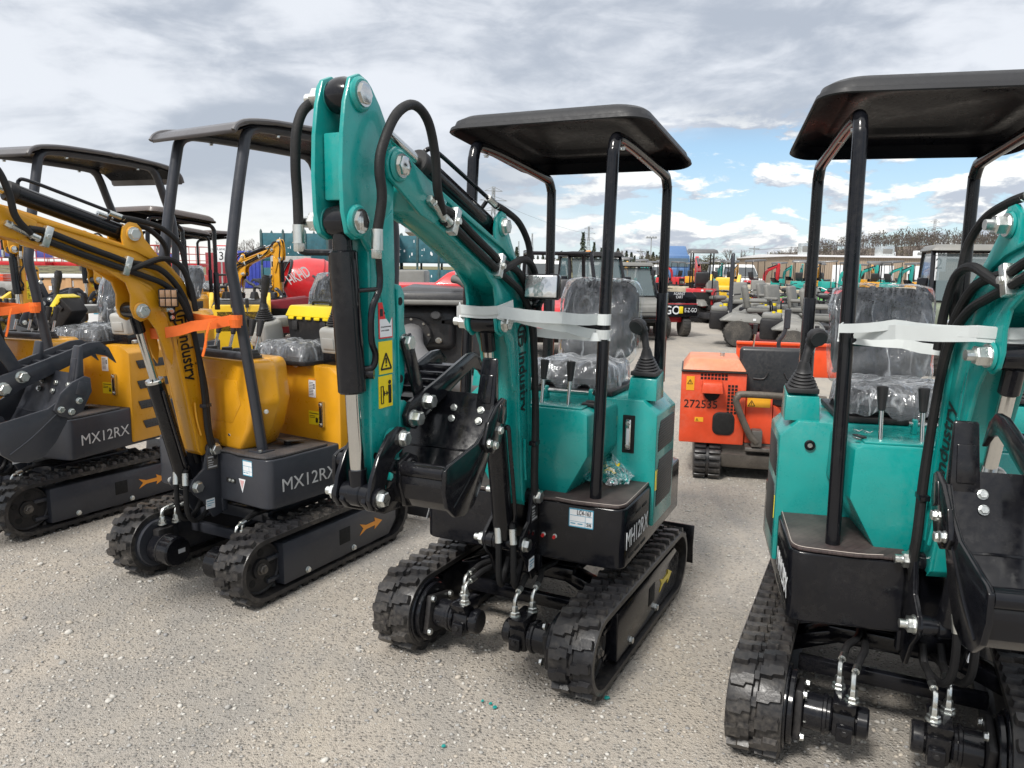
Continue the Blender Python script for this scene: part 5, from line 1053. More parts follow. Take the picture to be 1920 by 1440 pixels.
def van(label, loc, yaw, h=2.1, mat=VANW):
    r = thing('van', label, 'van', (loc[0],loc[1],0), yaw, 'vans and pickups parked far off')
    g = MB(); g.hexa([(-2.4,-.95,.45),(2.3,-.95,.45),(2.3,.95,.45),(-2.4,.95,.45)], [(-2.4,-.9,1.2),(2.35,-.88,1.0),(2.35,.88,1.0),(-2.4,.9,1.2)], mat, .12, 3); g.hexa([(-2.4,-.9,1.15),(1.35,-.88,1.1),(1.35,.88,1.1),(-2.4,.9,1.15)], [(-2.3,-.75,h),(.55,-.75,h),(.55,.75,h),(-2.3,.75,h)], mat, .12, 3); g.obj('body', r)
    g = MB(); g.hexa([(1.36,-.74,1.2),(1.36,.74,1.2),(1.33,.74,1.2),(1.33,-.74,1.2)], [(.66,-.66,h-.15),(.66,.66,h-.15),(.6,.66,h-.15),(.6,-.66,h-.15)], surf('dark_glass',(.02,.03,.035),.1,0,1.), 0); g.obj('windscreen', r)
    for s in (-1,1): g = MB(); g.hexa([(-1.8,s*.9,1.3),(1.1,s*.9,1.25),(.55,s*.79,h-.2),(-1.8,s*.79,h-.2)], [(-1.8,s*.88,1.3),(1.1,s*.88,1.25),(.55,s*.77,h-.2),(-1.8,s*.77,h-.2)], surf('dark_glass',(.02,.03,.035),.1,0,1.), 0); g.obj('side_window', r); g = MB(); g.box((2.33,s*.66,.82), (.06,.36,.18), LENS, .02); g.obj('headlight', r)
    for x in (-1.5,1.5):
        for s in (-1,1): wheel(r, (x,s*.85,.34), .34, .22, ZINC, treads=False)
    g = MB(); g.box((2.36,0,.62), (.08,1.7,.18), DULL, .03); g.obj('bumper', r); return r
vn = van('white van beside the work lamp', (*col(1005,46)[:2],), RAD(-88))
for u, d, a, lab in ((1040,52,-92,'white van seen through the open roll cage'),(1392,62,-85,'white pickup behind the roll bar mower'),(1352,70,-95,'white van behind the teal and amber excavators'),(1118,60,-80,'white van seen through the black cab'),(1225,80,-70,'white van left of the blue lorry')):
    dup(vn, (*col(u,d)[:2],0), RAD(a), lab, 'vans and pickups parked far off')
# pale stone blocks
STONE = surf('pale_block_stone',(.40,.35,.26),.9,0,0,.35,.3,.6,14)
for u, d, w, lab in ((1265,30,2.6,'long pale stone block behind the black dump cart'),(1395,36,3.0,'pale stone block left of the roll bar'),(1430,33,2.4,'pale stone block behind the red quad bike'),(1492,27,1.3,'square pale stone block right of the green quad bike'),(1745,34,3.0,'long pale stone block left of the olive cab')):
    p = col(u,d); g = MB(); rnd = random.Random(u); g.hexa([(-w/2,-.4,0),(w/2,-.38,0),(w/2,.4,0),(-w/2,.42,0)], [(-w/2+.05,-.36,.98),(w/2-.04,-.4,1.0),(w/2,.4,.96),(-w/2,.38,1.0)], STONE, .06, 3)
    tag(g.obj('stone_block', loc=(p.x,p.y,0)), lab, 'stone block', 'pale stone blocks along the lane')

# ---- left and middle distance
# leaf loader with grey duct behind the raised boom
BLKP = surf('black_moulded_plastic',(.020,.021,.024),.42,0,.1,.2,.15)
r = thing('debris_loader', 'black debris loader with thick grey duct hose and red hood, behind raised boom', 'debris loader', (-.85,8.0,0), RAD(0)); r.scale = (1,1,.88)
g = MB(); g.box((.05,.5,.95), (1.05,.9,.85), BLKP, .10, seg=4); g.box((-.05,.1,1.12), (.62,.3,.55), BLKP, .12, seg=4); g.box((.62,.2,1.0), (.5,.6,.5), BLKP, .1, Matrix.Rotation(.2,3,'Z'), 4); g.box((.2,.3,.45), (1.3,.8,.25), DULL, .04); g.box((.35,-.02,1.20), (.50,.06,.06), DULL, .01); g.obj('housing', r)
g = MB(); g.box((.10,.25,1.47), (1.2,.9,.16), BLKP, .05); g.box((.10,-.12,1.45), (.95,.25,.05), GREYM, .015, Matrix.Rotation(.15,3,'X')); g.hexa([(-.4,.0,1.54),(.8,.0,1.54),(.8,.9,1.54),(-.4,.9,1.54)], [(-.3,.1,1.60),(.6,.1,1.58),(.6,.8,1.58),(-.3,.8,1.62)], BLKP, .03); g.obj('canopy_cover', r)
g = MB(); g.lathe([(0,.20),(.02,.21),(.04,.20)], (-.20,-.07,1.05), (0,-1,0), BLKP, 28); 
for i in range(8): a = 2*pi*i/8; g.bolt((-.20+.18*cos(a),-.11,1.05+.18*sin(a)), (0,-1,0), .012)
g.cyl((.06,-.08,1.27),(.06,-.18,1.29),.055,GRIP,18,bev=.01); g.bolt((.08,-.06,.98),(0,-1,0),.03); g.obj('duct_flange', r)
g = MB(); pth = [(-.20,-.10,1.06),(-.19,-.22,1.03),(-.16,-.32,.92),(-.08,-.38,.80),(.05,-.42,.70),(.20,-.46,.62),(.34,-.46,.55),(.45,-.42,.48),(.52,-.35,.42)]
g.tube(pth, .125, surf('grey_duct',(.13,.13,.135),.6,0,0,.2,.3,.3,18), 20, 6); g.obj('duct_hose', r)
g = MB(); g.hexa([(-.1,.9,1.60),(.8,.9,1.60),(.8,1.8,1.60),(-.1,1.8,1.60)], [(.1,1.0,1.78),(.50,1.0,1.76),(.50,1.7,1.76),(.1,1.7,1.80)], RED, .04); g.box((.0,1.3,1.56), (1.9,.9,.12), RED, .03); hd = g.obj('red_hood', r)
g = MB(); g.tube([(.22,.1,1.70),(.30,.05,1.68),(.42,.0,1.58),(.58,-.05,1.40),(.75,-.1,1.30)], .05, surf('weathered_rubber',(.10,.10,.095),.6,0,0,.3,.4), 12, 5); g.obj('mudguard', r)
for x in (-.45,.78): wheel(r, (x,-.05,.30), .30, .22, surf('cream_rim',(.62,.58,.48),.5,0,0,.1,.3))
# grey skip/trailer side and black frames further back
g = MB(); g.box((0,0,.85), (.75,.9,1.4), GREYM, .05); p = col(765,15); tag(g.obj('plastic_tank', loc=(p.x,p.y,0)), 'dark grey plastic tank behind the leaning grey post', 'tank')

# red drum mixer
DKR2 = surf('mixer_band_red',(.30,.01,.015),.4)
r = thing('drum_mixer', 'red mixer with tilted round drum and white lettering', 'mixer', (*col(575,17)[:2],0), RAD(-6))
dr = MB(); ax = V((-.75,-.45,.32)).normalized(); x, y, d = basis(ax); o = V((.25,0,1.15))
dr.lathe([(-.75,.25),(-.65,.46),(-.35,.58),(.05,.60),(.10,.60),(.45,.50),(.70,.34),(.72,.30),(.66,.30)], o, d, RED, 36, x, y, closed=True); [dr.lathe([(h0-.015,rd),(h0-.01,rd+.014),(h0+.01,rd+.014),(h0+.015,rd)], o, d, DKR2, 36, x, y) for h0, rd in ((.08,.597),(-.36,.575))]; dr.lathe([(.70,.33),(.70,.36),(.74,.36),(.74,.30)], o, d, DULL, 36, x, y, closed=False); dro = dr.obj('drum', r, ang=20)
lettering(dro, 'HKHD', .24, o+V((-.36,-.62,.02)), V((.82,-.10,.42)), V((-.45,-.3,.78)), WHITE, sx=.55, bold=.004)
g = MB(); g.box((.1,.1,.55), (1.6,1.1,.45), RED, .06); g.box((-.35,-.35,.75), (.6,.4,.35), RED, .04); g.box((.5,-.55,.85), (.35,.03,.22), WHITE, .01); g.obj('chassis', r)
for xx in (-.55,.65):
    for s in (-.55,.65): wheel(r, (xx,s,.32), .32, .22, STEEL)
DKRED = surf('dark_red_paint',(.26,.012,.022),.4,0,.15,.15,.2)
r = thing('compact_tractor', 'dark red tractor with black steering wheel, in front of the mixer drum', 'tractor', (*col(588,12.5)[:2],0), RAD(-160))
g = MB(); g.hexa([(.1,-.35,.55),(1.3,-.30,.55),(1.3,.30,.55),(.1,.35,.55)], [(.1,-.32,1.12),(1.2,-.26,1.0),(1.2,.26,1.0),(.1,.32,1.12)], DKRED, .03, 2); g.box((-.4,0,.6), (1.0,.9,.35), DKRED, .03); g.box((1.27,0,.80), (.04,.46,.34), HOLE, .01); g.box((.6,0,1.075), (.7,.06,.02), BLKP, .004)
for s in (-1,1): g.box((.62,s*.335,.84), (.5,.02,.2), HOLE, .006)
for s in (-1,1): g.hexa([(-.9,s*.42,.80),(-.15,s*.42,.80),(-.15,s*.66,.80),(-.9,s*.66,.80)], [(-.85,s*.42,.92),(-.2,s*.42,.92),(-.2,s*.64,.90),(-.85,s*.64,.90)], DKRED, .03); g.obj('bodywork', r)
for xx, rr in ((.95,.28),(-.55,.42)):
    for s in (-1,1): wheel(r, (xx,s*.55,rr), rr, .26, STEEL)
g = MB(); g.cyl((.05,0,1.05),(-.15,0,1.32),.03,BLACK,10); d = V((-.5,0,.75)).normalized(); g.lathe([(-.014,.19),(.014,.19),(.014,.22),(-.014,.22),(-.014,.19)], (-.16,0,1.33), d, GRIP, 24, closed=False)
x, y, d = basis(d)
for i in range(3): a = 2*pi*i/3; g.cyl(V((-.16,0,1.32)), V((-.16,0,1.33))+(x*cos(a)+y*sin(a))*.2, .014, GRIP, 8)
g.obj('steering_wheel', r)
g = MB(); g.box((-.55,0,1.0), (.46,.50,.14), SEATV, .05); g.box((-.80,0,1.3), (.14,.48,.55), SEATV, .05); g.obj('seat', r)
for s in (-1,1): g = MB(); g.box((-.50,s*.32,1.16), (.42,.12,.12), GRIP, .05, seg=3); g.obj('armrest', r)
# yellow mini skid loader with black deck, between the two amber machines
def skid(label, loc, yaw, mat, wrench=True):
    r = thing('skid_loader', label, 'skid loader', (loc[0],loc[1],0), yaw, 'stand-on skid loaders')
    for s in (-1,1):
        g = MB(); g.prism([(-.55,.62),(-.50,1.0),(-.35,1.16),(-.10,1.20),(.10,1.10),(.16,.92),(.22,.70),(.50,.40),(.55,.30),(.30,.22),(-.45,.22)], 'y', s*.40-.03, s*.40+.03, mat, .012); g.decal((-.25 if s > 0 else -.2, s*.432, .92), (-s,0,0), (0,0,1), .06, .14, YSTK); g.obj('side_plate', r)
        g = MB(); o = [(-.55+.16*cos(RAD(90+180*i/8)), .17+.17*sin(RAD(90+180*i/8))) for i in range(9)]+[(.55+.16*cos(RAD(-90+180*i/8)), .17+.17*sin(RAD(-90+180*i/8))) for i in range(9)]; g.prism(o, 'y', s*.52-.1, s*.52+.1, RUB, .01); g.obj('rubber_track', r)
    g = MB(); g.box((-.05,0,.66), (.9,.74,.75), mat, .02); g.hexa([(-.55,-.40,1.0),(.30,-.40,.98),(.30,.40,.98),(-.55,.40,1.0)], [(-.50,-.36,1.10),(.24,-.36,1.08),(.24,.36,1.08),(-.50,.36,1.10)], DULL, .03, 3)
    g.box((.34,0,.80), (.12,.70,.36), DULL, .04); bd = g.obj('bodywork', r)
    g = MB()
    for a, b, w, h in ((-.30,-.30,.12,.05),(-.1,.05,.10,.05),(.05,-.34,.22,.06),(.05,.10,.10,.04)): g.decal((a,b,1.105), (0,1,0), (-1,0,0), w, h, WHITE)
    g.obj('sticker', bd)
    for s in (-1,1):
        g = MB(); g.lathe([(0,.075),(.10,.05),(.11,.03)], (-.2,s*.2,1.10), (0,0,1), GRIP, 4); g.tube([(-.2,s*.2,1.2),(-.2,s*.2,1.30),(-.26,s*.14,1.33),(-.34,s*.08,1.38)], .022, GRIP, 8, 4); g.tube([(-.2,s*.2,1.28),(-.12,s*.30,1.27),(-.10,s*.36,1.2),(-.10,s*.36,1.08)], .022, GRIP, 8, 4); g.obj('control_handle', r)
    for y in (-.1,.0,.1): g = MB(); g.cyl((.38,y,.85),(.40,y,1.02),.012,CHROME,8); g.cyl((.40,y,1.0),(.405,y,1.13),.026,GRIP,10,bev=.006); g.lathe([(0,.05),(.02,.05),(.03,.03),(.05,.025)], (.38,y,.83), (0,0,1), GRIP, 12); g.obj('lever', r)
    return r
sk = skid('yellow skid loader with black top deck, between two amber excavators', (-4.05,11.4), RAD(-72), LEMON)
dup(sk, (-6.6,10.5,0), RAD(-100), 'yellow skid loader partly hidden behind the far left amber machine', 'stand-on skid loaders')
# black ride-on machine with armrest seat, behind far left machine
r = thing('ride_on_roller', 'black ride-on machine with padded armrest behind the far left seat', 'ride-on machine', (-5.15,8.4,0), RAD(-115)); r.scale = (.82,.82,.82)
g = MB(); g.hexa([(-.5,-.4,.4),(.5,-.4,.4),(.5,.4,.4),(-.5,.4,.4)], [(-.4,-.36,1.05),(.3,-.36,1.15),(.3,.36,1.15),(-.4,.36,1.05)], BLKP, .06, 3); g.hexa([(.05,-.34,1.0),(.42,-.34,.95),(.42,.34,.95),(.05,.34,1.0)], [(.08,-.28,1.42),(.26,-.24,1.36),(.26,.24,1.36),(.08,.28,1.42)], BLKP, .06, 3); g.box((-.1,.42,.9), (.7,.05,.16), WHITE, .02); g.obj('bodywork', r)
for s in (-1,1): g = MB(); g.box((-.18,s*.30,1.32), (.36,.13,.10), GRIP, .045, Matrix.Rotation(.12,3,'Y'), 3); g.cyl((-.15,s*.30,1.05),(-.15,s*.30,1.28),.035,BLACK,10); g.obj('armrest', r)
g = MB(); g.box((-.25,0,1.12), (.4,.44,.12), SEATV, .05); g.box((-.46,0,1.36), (.12,.42,.42), SEATV, .05); g.obj('seat', r)
for xx in (-.35,.35): 
    for s in (-1,1): wheel(r, (xx,s*.42,.26), .26, .18, STEEL)
# plywood crate with a poster
PLY = surf('plywood',(.46,.27,.13),.75,0,0,.22,.1,.3,12)
r = thing('wooden_crate', 'plywood crate with white top and printed poster, behind far left machine', 'crate', (*col(128,13.0)[:2],0), RAD(6))
g = MB(); g.box((0,.6,.68), (1.55,1.2,1.32), PLY, .01); g.box((0,.6,1.37), (1.62,1.26,.05), WHITE, .01)
for x in (-.74,0,.74): g.box((x,-.015,.68), (.09,.03,1.32), PLY, .004)
cr = g.obj('crate_box', r)
g = MB(); g.decal((-.05,-.002,.60), (1,0,0), (0,0,1), .62, .52, WHITE); g.decal((.36,-.005,.74), (1,0,0), (0,0,1), .16, .14, BLUES); g.decal((.20,-.005,.78), (1,0,0), (0,0,1), .13, .10, BLUES); g.decal((.05,-.005,.72), (1,0,0), (0,0,1), .10, .10, surf('grey_print',(.4,.42,.45),.5)); g.decal((-.33,-.004,1.14), (1,0,0), (0,0,1), .09, .07, WHITE); g.decal((-.05,-.004,1.20), (1,0,0), (0,0,1), .12, .10, WHITE); po = g.obj('poster', cr)
lettering(po, 'MINI MACHINES', .05, (.02,-.006,1.03), (1,0,0), (0,0,1), INK, sx=.95)
# red and grey access platforms behind the crate
SCG = surf('scissor_grey',(.34,.34,.33),.5,.2,0,.2,.3)
def lift(label, loc, yaw):
    r = thing('access_platform', label, 'scissor lift', (loc[0],loc[1],0), yaw, 'red scissor lifts parked behind the crate')
    g = MB(); g.box((0,0,.45), (2.2,1.0,.4), SCG, .03); g.box((.9,.0,.8), (.35,.8,.35), HOTOR, .02); g.obj('chassis', r)
    for i in range(4):
        for s in (-1,1):
            g = MB(); z = .72+.17*i
            for y in (-.4,.4): g.hexa([(-.95*s,y-.03,z),(-.85*s,y-.03,z),(-.85*s,y+.03,z),(-.95*s,y+.03,z)], [(.85*s,y-.03,z+.16),(.95*s,y-.03,z+.16),(.95*s,y+.03,z+.16),(.85*s,y+.03,z+.16)], SCG, .004)
            g.obj('scissor_arm', r)
    g = MB(); g.box((0,0,1.50), (2.3,1.1,.18), RED, .02); RAIL = surf('faded_red_rail',(.42,.06,.045),.5)
    for z in (1.75,2.1,2.5):
        for s in (-1,1): g.cyl((-1.12,s*.52,z),(1.12,s*.52,z),.018,RAIL,8); g.cyl((s*1.12,-.52,z),(s*1.12,.52,z),.018,RAIL,8)
    for x in (-1.12,-.37,.37,1.12):
        for s in (-1,1): g.cyl((x,s*.52,1.55),(x,s*.52,2.5),.018,RAIL,8)
    g.box((-.5,-.54,1.95), (.9,.02,.35), surf('blue_panel',(.06,.08,.30),.5), .005); g.obj('platform_cage', r)
    for x in (-.8,.8):
        for s in (-1,1): wheel(r, (x,s*.5,.2), .2, .16, WHITE, treads=False)
    return r
lf = lift('red scissor lift with blue panel above the plywood crate, leftmost', (*col(45,36)[:2],), RAD(10))
for u, d, a, lab in ((118,37,-8,'red scissor lift above the plywood crate, next to the leftmost'),(185,37,5,'red scissor lift behind the wrapped seat of the far left machine'),(262,40,0,'red scissor lift seen under the far left canopy edge'),(310,41,12,'red scissor lift left of the nearer grey post'),(348,43,-5,'red scissor lift right of the nearer grey post'),(-30,37,4,'red scissor lift at the left picture edge')):
    dup(lf, (*col(u,d)[:2],0), RAD(a), lab, 'red scissor lifts parked behind the crate')
# teal storage bins
BIN = surf('teal_bin_steel',(.02,.105,.135),.6,.1,0,.25,.15,.3,20,(.35,.4,.4)); BIND = surf('bin_frame',(.03,.075,.08),.6,.1,0,.25,.25)
def bin_(label, loc, yaw, z0=0., grp='teal steel storage bins in a stacked row'):
    r = thing('storage_bin', label, 'storage bin', (loc[0],loc[1],z0), yaw, grp)
    g = MB()
    for y in (-.75,.75): g.box((0,y,.86), (3.0,.05,1.2), BIN, .006)
    for x in (-1.5,1.5): g.box((x,0,.86), (.05,1.5,1.2), BIN, .006)
    g.box((0,0,.24), (3.0,1.5,.08), BIN, .01); g.obj('side_panel', r)
    for x in (-1.5,-.5,.5,1.5):
        for y in (-.78,.78): g = MB(); g.box((x,y,.78), (.10,.08,1.50), BIND, .01); g.hexa([(x-.05,y-.04,1.53),(x+.05,y-.04,1.53),(x+.05,y+.04,1.53),(x-.05,y+.04,1.53)], [(x-.01,y-.02,1.63),(x+.01,y-.02,1.63),(x+.01,y+.02,1.63),(x-.01,y+.02,1.63)], BIND, 0); g.obj('corner_post', r)
    for x in (-1.45,): rnd = random.Random(9)
    g = MB()
    for _ in range(16): g.decal((rnd.uniform(-1.4,1.2),-.776,rnd.uniform(.45,1.3)), (1,0,0), (0,0,1), rnd.uniform(.02,.09), rnd.uniform(.02,.14), WHITE)
    q = g.obj('paper_label', r); q['kind'] = 'stuff'; return r
b0 = bin_('teal steel bin at the left end of the top row', (*col(562,36)[:2],), 0, 1.56)
BN = [(562,36,0,'teal steel bin at the left end of the bottom row'),(690,36.5,1.56,'teal steel bin on the top row behind the teal arm'),(690,36.5,0,'teal steel bin on the bottom row behind the teal arm'),(806,37,1.56,'teal steel bin on the top row at the right end, seen past the arm'),(806,37,0,'teal steel bin on the bottom row at the right end, past the arm')]
for u, d, z, lab in BN: q = dup(b0, (*col(u,d)[:2],z), 0, lab)
g = MB(); g.box((0,0,1.55), (1.75,.10,.85), SCG, .02); g.box((-.45,-.06,1.55), (.75,.03,.38), HOLE, .01); g.box((.45,-.06,1.55), (.7,.03,.38), HOLE, .01)
for x in (-.8,.8): g.box((x,.3,.56), (.1,.6,1.12), SCG, .01)
p = col(546,33.5); tag(g.obj('grey_rack', loc=(p.x,p.y,0)), 'grey slotted steel rack in front of the teal bins', 'rack')
for u, d, m, lab in ((490,52,surf('blue_container_paint',(.03,.05,.33),.5),'blue shipping container left of the teal bins'),(455,62,surf('red_container_paint',(.25,.02,.03),.5),'dark red shipping container behind the amber boom')):
    r = thing('shipping_container', lab, 'container', (*col(u,d)[:2],0), RAD(4)); g = MB(); g.box((0,0,1.25), (2.4 if u > 470 else 5,2.4,2.4), m, .02); g.obj('container_body', r); g = MB()
    for i in range(10): g.box((-1.08+.24*i,-1.215,1.25), (.10,.04,2.2), m, .01)
    g.obj('corrugated_wall', r)
# number signs
def sign(label, p, h, w, hh, top, num, size):
    r = thing('lane_sign', label, 'sign', (p.x,p.y,0), 0., 'white lane number signs'); g = MB(); g.cyl((0,0,0),(0,0,h),.04,ZINC,10); g.obj('sign_post', r)
    g = MB(); g.box((0,-.05,h-hh/2), (w,.03,hh), WHITE, .005); g.box((0,-.068,h-.03), (w,.006,.05), RSTK, 0); b = g.obj('sign_board', r)
    lettering(b, num, size, (-size*.30,-.068,h-hh*.88), (1,0,0), (0,0,1), INK); lettering(b, top, size*.36, (-size*.42,-.068,h-hh*.30), (1,0,0), (0,0,1), INK); return r
sign('white lane sign with number 3 seen between black posts', col(416,40), 2.55, .75, .85, 'Lane', '3', .42)
sign('white lane sign with number 2 beside the tan building', col(1757,36), 2.75, .72, 1.05, 'Lane', '2', .50)
# ------------------------------------------------------------------ building, trees, masts
TAN = None
def mat_clad():
    m, nt, nd, lk, b = _nt('tan_cladding'); o = N(nt,'ShaderNodeTexCoord').outputs['Object']
    w = N(nt,'ShaderNodeTexWave'); w.bands_direction = 'X'; w.inputs['Scale'].default_value = 1.1; lk.new(o, w.inputs[0])
    f = maprange(nt, w.outputs['Fac'], .3, .9); n = noise(nt, o, .25, 4.)
    lk.new(mixc(nt, maprange(nt, n, .3, .7, 0, .3), mixc(nt, f, (.25,.19,.135), (.33,.26,.19)), (.36,.29,.22)), b.inputs['Base Color']); b.inputs['Roughness'].default_value = .6
    bump(nt, f, .5, .05, b); return m
TAN = mat_clad(); WROOF = surf('white_roof_sheet',(.70,.70,.72),.5,.1,0,.06,.1)
p = col(1480,100); q = col(2150,100)
r = thing('warehouse', 'long tan warehouse with white roof edge and white doors', 'warehouse', (p.x,100,0), RAD(0)); Lb = q.x-p.x
g = MB(); g.box((Lb/2,12,1.75), (Lb,24,3.5), TAN, .02); g.obj('wall', r)
g = MB(); g.hexa([(-.3,-.35,3.5),(Lb+.3,-.35,3.5),(Lb+.3,24.3,3.5),(-.3,24.3,3.5)], [(-.3,-.35,3.72),(Lb+.3,-.35,3.72),(Lb+.3,12,3.98),(-.3,12,3.98)], WROOF, .02); rf = g.obj('roof', r)
for x, w, h in ((3.2,1.2,1.6),(14.0,1.8,1.3),(18.5,.9,.8),(15.0,.7,.6),(28.5,.8,.6)): g = MB(); g.box((x,4,3.75+h/2), (w,w,h), ZINC if w > 1 else WHITE, .04); g.box((x,4-w/2-.01,3.75+h/2), (w*.7,.03,h*.5), GREYM, .01); g.obj('roof_unit', rf)
for x in (6.5,12.5,16.2,18.4): g = MB(); g.box((x,-.03,1.25), (1.9,.08,2.5), WHITE, .01); g.obj('door', r)
g = MB()
for i in range(9): g.box((Lb*i/8,-.04,1.75), (.12,.05,3.5), TAN, .01)
g.obj('wall_seam', r)
p = col(1180,230); r = thing('distant_shed', 'long low tan shed left of the warehouse, further away', 'shed', (col(1425,210).x,210,0)); g = MB(); g.box((9,5,2.0), (26,10,4.1), TAN, .02); g.obj('wall', r); g = MB(); g.box((9,5,4.15), (26.4,10.4,.2), WROOF, .02); g.obj('roof', r)

BARK = surf('bark',(.10,.085,.07),.9,0,0,.3,.1); BARKG = surf('far_bark',(.17,.15,.14),.9,0,0,.2,.1)
def mat_leaf(name, a, b_):
    m, nt, nd, lk, b = _nt(name); o = N(nt,'ShaderNodeTexCoord').outputs['Object']
    lk.new(mixc(nt, maprange(nt, noise(nt, o, 1.3, 4.), .3, .7), a, b_), b.inputs['Base Color']); b.inputs['Roughness'].default_value = .8; return m
NEED = mat_leaf('conifer_needles', (.022,.036,.022), (.06,.075,.045)); BUSH = mat_leaf('dry_bush', (.06,.062,.035), (.13,.11,.07)); TWIG = mat_leaf('twigs', (.12,.10,.085), (.20,.17,.14)); WOODT = mat_leaf('wood_twigs', (.060,.050,.046), (.115,.095,.080)); WOODB = surf('wood_bark',(.075,.066,.062),.9,0,0,.2,.1)
def conifer(seed, h):
    rnd = random.Random(seed); t = MB(); t.cyl((0,0,0),(0,0,h*.95),h*.018,BARK,6,h*.004); c = MB()
    n = int(260)
    for _ in range(n):
        k = rnd.random()**.8; z = h*(.10+.88*k); R = h*.20*(1-k)**.8*rnd.uniform(.5,1.15)+.05; a = rnd.uniform(0,2*pi); s = h*rnd.uniform(.03,.06)
        p = V((R*cos(a),R*sin(a),z-R*.25)); o = V((cos(a),sin(a),-.35)); w = V((-sin(a),cos(a),0))
        c.add([p-o*s*1.6+V((0,0,s*.4)), p+w*s*.8, p+o*s*.9, p-w*s*.8], [(0,1,2,3)], NEED)
    return t, c
def tree_thing(name, label, cat, parts, loc, rz, group):
    r = thing(name, label, cat, loc, rz, group)
    for n_, mb in parts: mb.obj(n_, r)
    return r
def bare(seed, h, mat=BARKG, depth=5, spread=.55):
    rnd = random.Random(seed); t = MB(); c = MB()
    def br(p, d, L, r_, k):
        q = p+d*L; (t if k >= depth-1 else c).cyl(p, q, r_, mat, 5 if k > 2 else 3, r_*.66)
        if k == 0: return
        for i in range(3 if k > 1 else 4):
            e = (d+V((rnd.uniform(-1,1),rnd.uniform(-1,1),rnd.uniform(-.2,.6)))*spread).normalized(); br(p+d*L*rnd.uniform(.55,1.), e, L*rnd.uniform(.58,.78), r_*.58, k-1)
    br(V((0,0,0)), V((rnd.uniform(-.06,.06),0,1)).normalized(), h*.30, h*.02, depth); return t, c
GT = 'dark conifers along the horizon'
cons = [conifer(s, 8.) for s in (1,2,3)]
protos = []
rnd = random.Random(12)
CS = [(930+rnd.uniform(-3,3)+i*7.2, rnd.uniform(215,260), rnd.uniform(.62,1.0)) for i in range(46)]
for i, (u, d, s) in enumerate(CS):
    k = 'small dark conifer, one of the even row on the horizon left of the blue lorry'
    p = col(u, d)
    if i < 3: o = tree_thing('conifer_tree', k, 'conifer', (('trunk',cons[i][0]),('crown',cons[i][1])), (p.x,p.y,0), i, GT); protos.append(o)
    else: o = dup(protos[i % 3], (p.x,p.y,0), rnd.uniform(0,6), k, GT)
    o.scale = (s*1.15, s*1.15, s)
for u, s, lab in ((1092,1.5,'tallest dark conifer, just left of the pylon on the horizon'),(1113,1.15,'dark conifer just right of the pylon on the horizon')): p = col(u,228); o = dup(protos[0], (p.x,p.y,0), 1., lab, GT); o.scale = (s*.8,s*.8,s)
# leafless trees
GB = 'leafless trees on the horizon'; bps = []
for i, (u, d, h, lab) in enumerate(((462,120,7.0,'leafless tree left of the blue container'),(487,122,7.6,'leafless tree just above the blue container'),(1368,190,9.5,'tall leafless tree above the roll bar'),(1388,195,9,'leafless tree right of the tall one above the roll bar'),(1158,210,9,'leafless tree left of the second black post pair'),(1165,212,9.5,'leafless tree between the black posts of the middle machine'),(1210,200,8.5,'leafless tree beside the light mast'),(1273,205,9.5,'small leafless tree above the blue lorry'),(1462,150,8,'leafless bush tree by the low tan shed'),(1484,140,8,'leafless tree at the left corner of the warehouse'),(1517,135,8,'leafless tree rising over the warehouse roof corner'),(405,125,6.0,'leafless tree behind the number sign'),(440,118,6.2,'leafless tree right of the number sign'),(290,130,8.,'leafless tree above the red scissor lifts'),(150,130,9.,'leafless tree under the amber arm cylinder'))):
    p = col(u,d)
    if i < 3:
        t, c = bare(30+i, h); o = tree_thing('bare_tree', lab, 'tree', (('trunk',t),('crown',c)), (p.x,p.y,0), 0, GB); bps.append((o,h))
    else: o = dup(bps[i % 3][0], (p.x,p.y,0), i*1.3, lab, GB); s = h/bps[i % 3][1]; o.scale = (s,s,s)
# dry bushes
rnd = random.Random(5); GBu = 'dry bushes beyond the yard'; bp = None
for i, (u, d, h, lab) in enumerate(((1455,120,4.5,'large dry bush left of the warehouse'),(1440,130,3.6,'dry bush behind the red far excavator boom'),(1330,150,4.5,'dry bush behind the red excavator roof'),(1300,150,4.,'dry bush right of the blue lorry'),(1405,140,4.,'dry bush under the tall leafless tree'),(1218,160,4.5,'dark bush left of the blue lorry'),(1240,165,4.,'dark bush behind the black post'))):
    p = col(u,d)
    if bp is None:
        st = MB(); cr = MB()
        for _ in range(14): a = rnd.uniform(0,6.3); st.cyl((0,0,0),(cos(a)*rnd.uniform(.1,.4),sin(a)*rnd.uniform(.1,.4),rnd.uniform(.4,.8)),.012,BARK,4,.005)
        for _ in range(1500):
            a, b, q = rnd.uniform(0,6.3), rnd.uniform(-.3,1.5), rnd.uniform(.25,.62)*(.8+.3*sin(rnd.uniform(0,9)))
            P = V((cos(a)*cos(b)*q*1.15,sin(a)*cos(b)*q*1.15,.36+sin(b)*q)); e = V((rnd.uniform(-1,1),rnd.uniform(-1,1),rnd.uniform(-1,1))).normalized()*.035; w = e.cross(V((rnd.uniform(-1,1),rnd.uniform(-1,1),.3))).normalized()*.018; cr.add([P-e,P+w,P+e,P-w],[(0,1,2,3)],BUSH)
        bp = tree_thing('dry_bush', lab, 'bush', (('stem',st),('crown',cr)), (p.x,p.y,0), 0, GBu); o = bp
    else: o = dup(bp, (p.x,p.y,0), i, lab, GBu)
    o.scale = (h*1.2,h*1.2,h)
for i in range(34):
    u = 985+i*13.+rnd.uniform(-4,4); p = col(u, rnd.uniform(185,215)); h = rnd.uniform(3.2,4.8); o = dup(bp, (p.x,p.y,0), rnd.uniform(0,6), 'low scrub bush in the hedge line under the horizon trees', GBu); o.scale = (h*1.7,h*1.5,h)
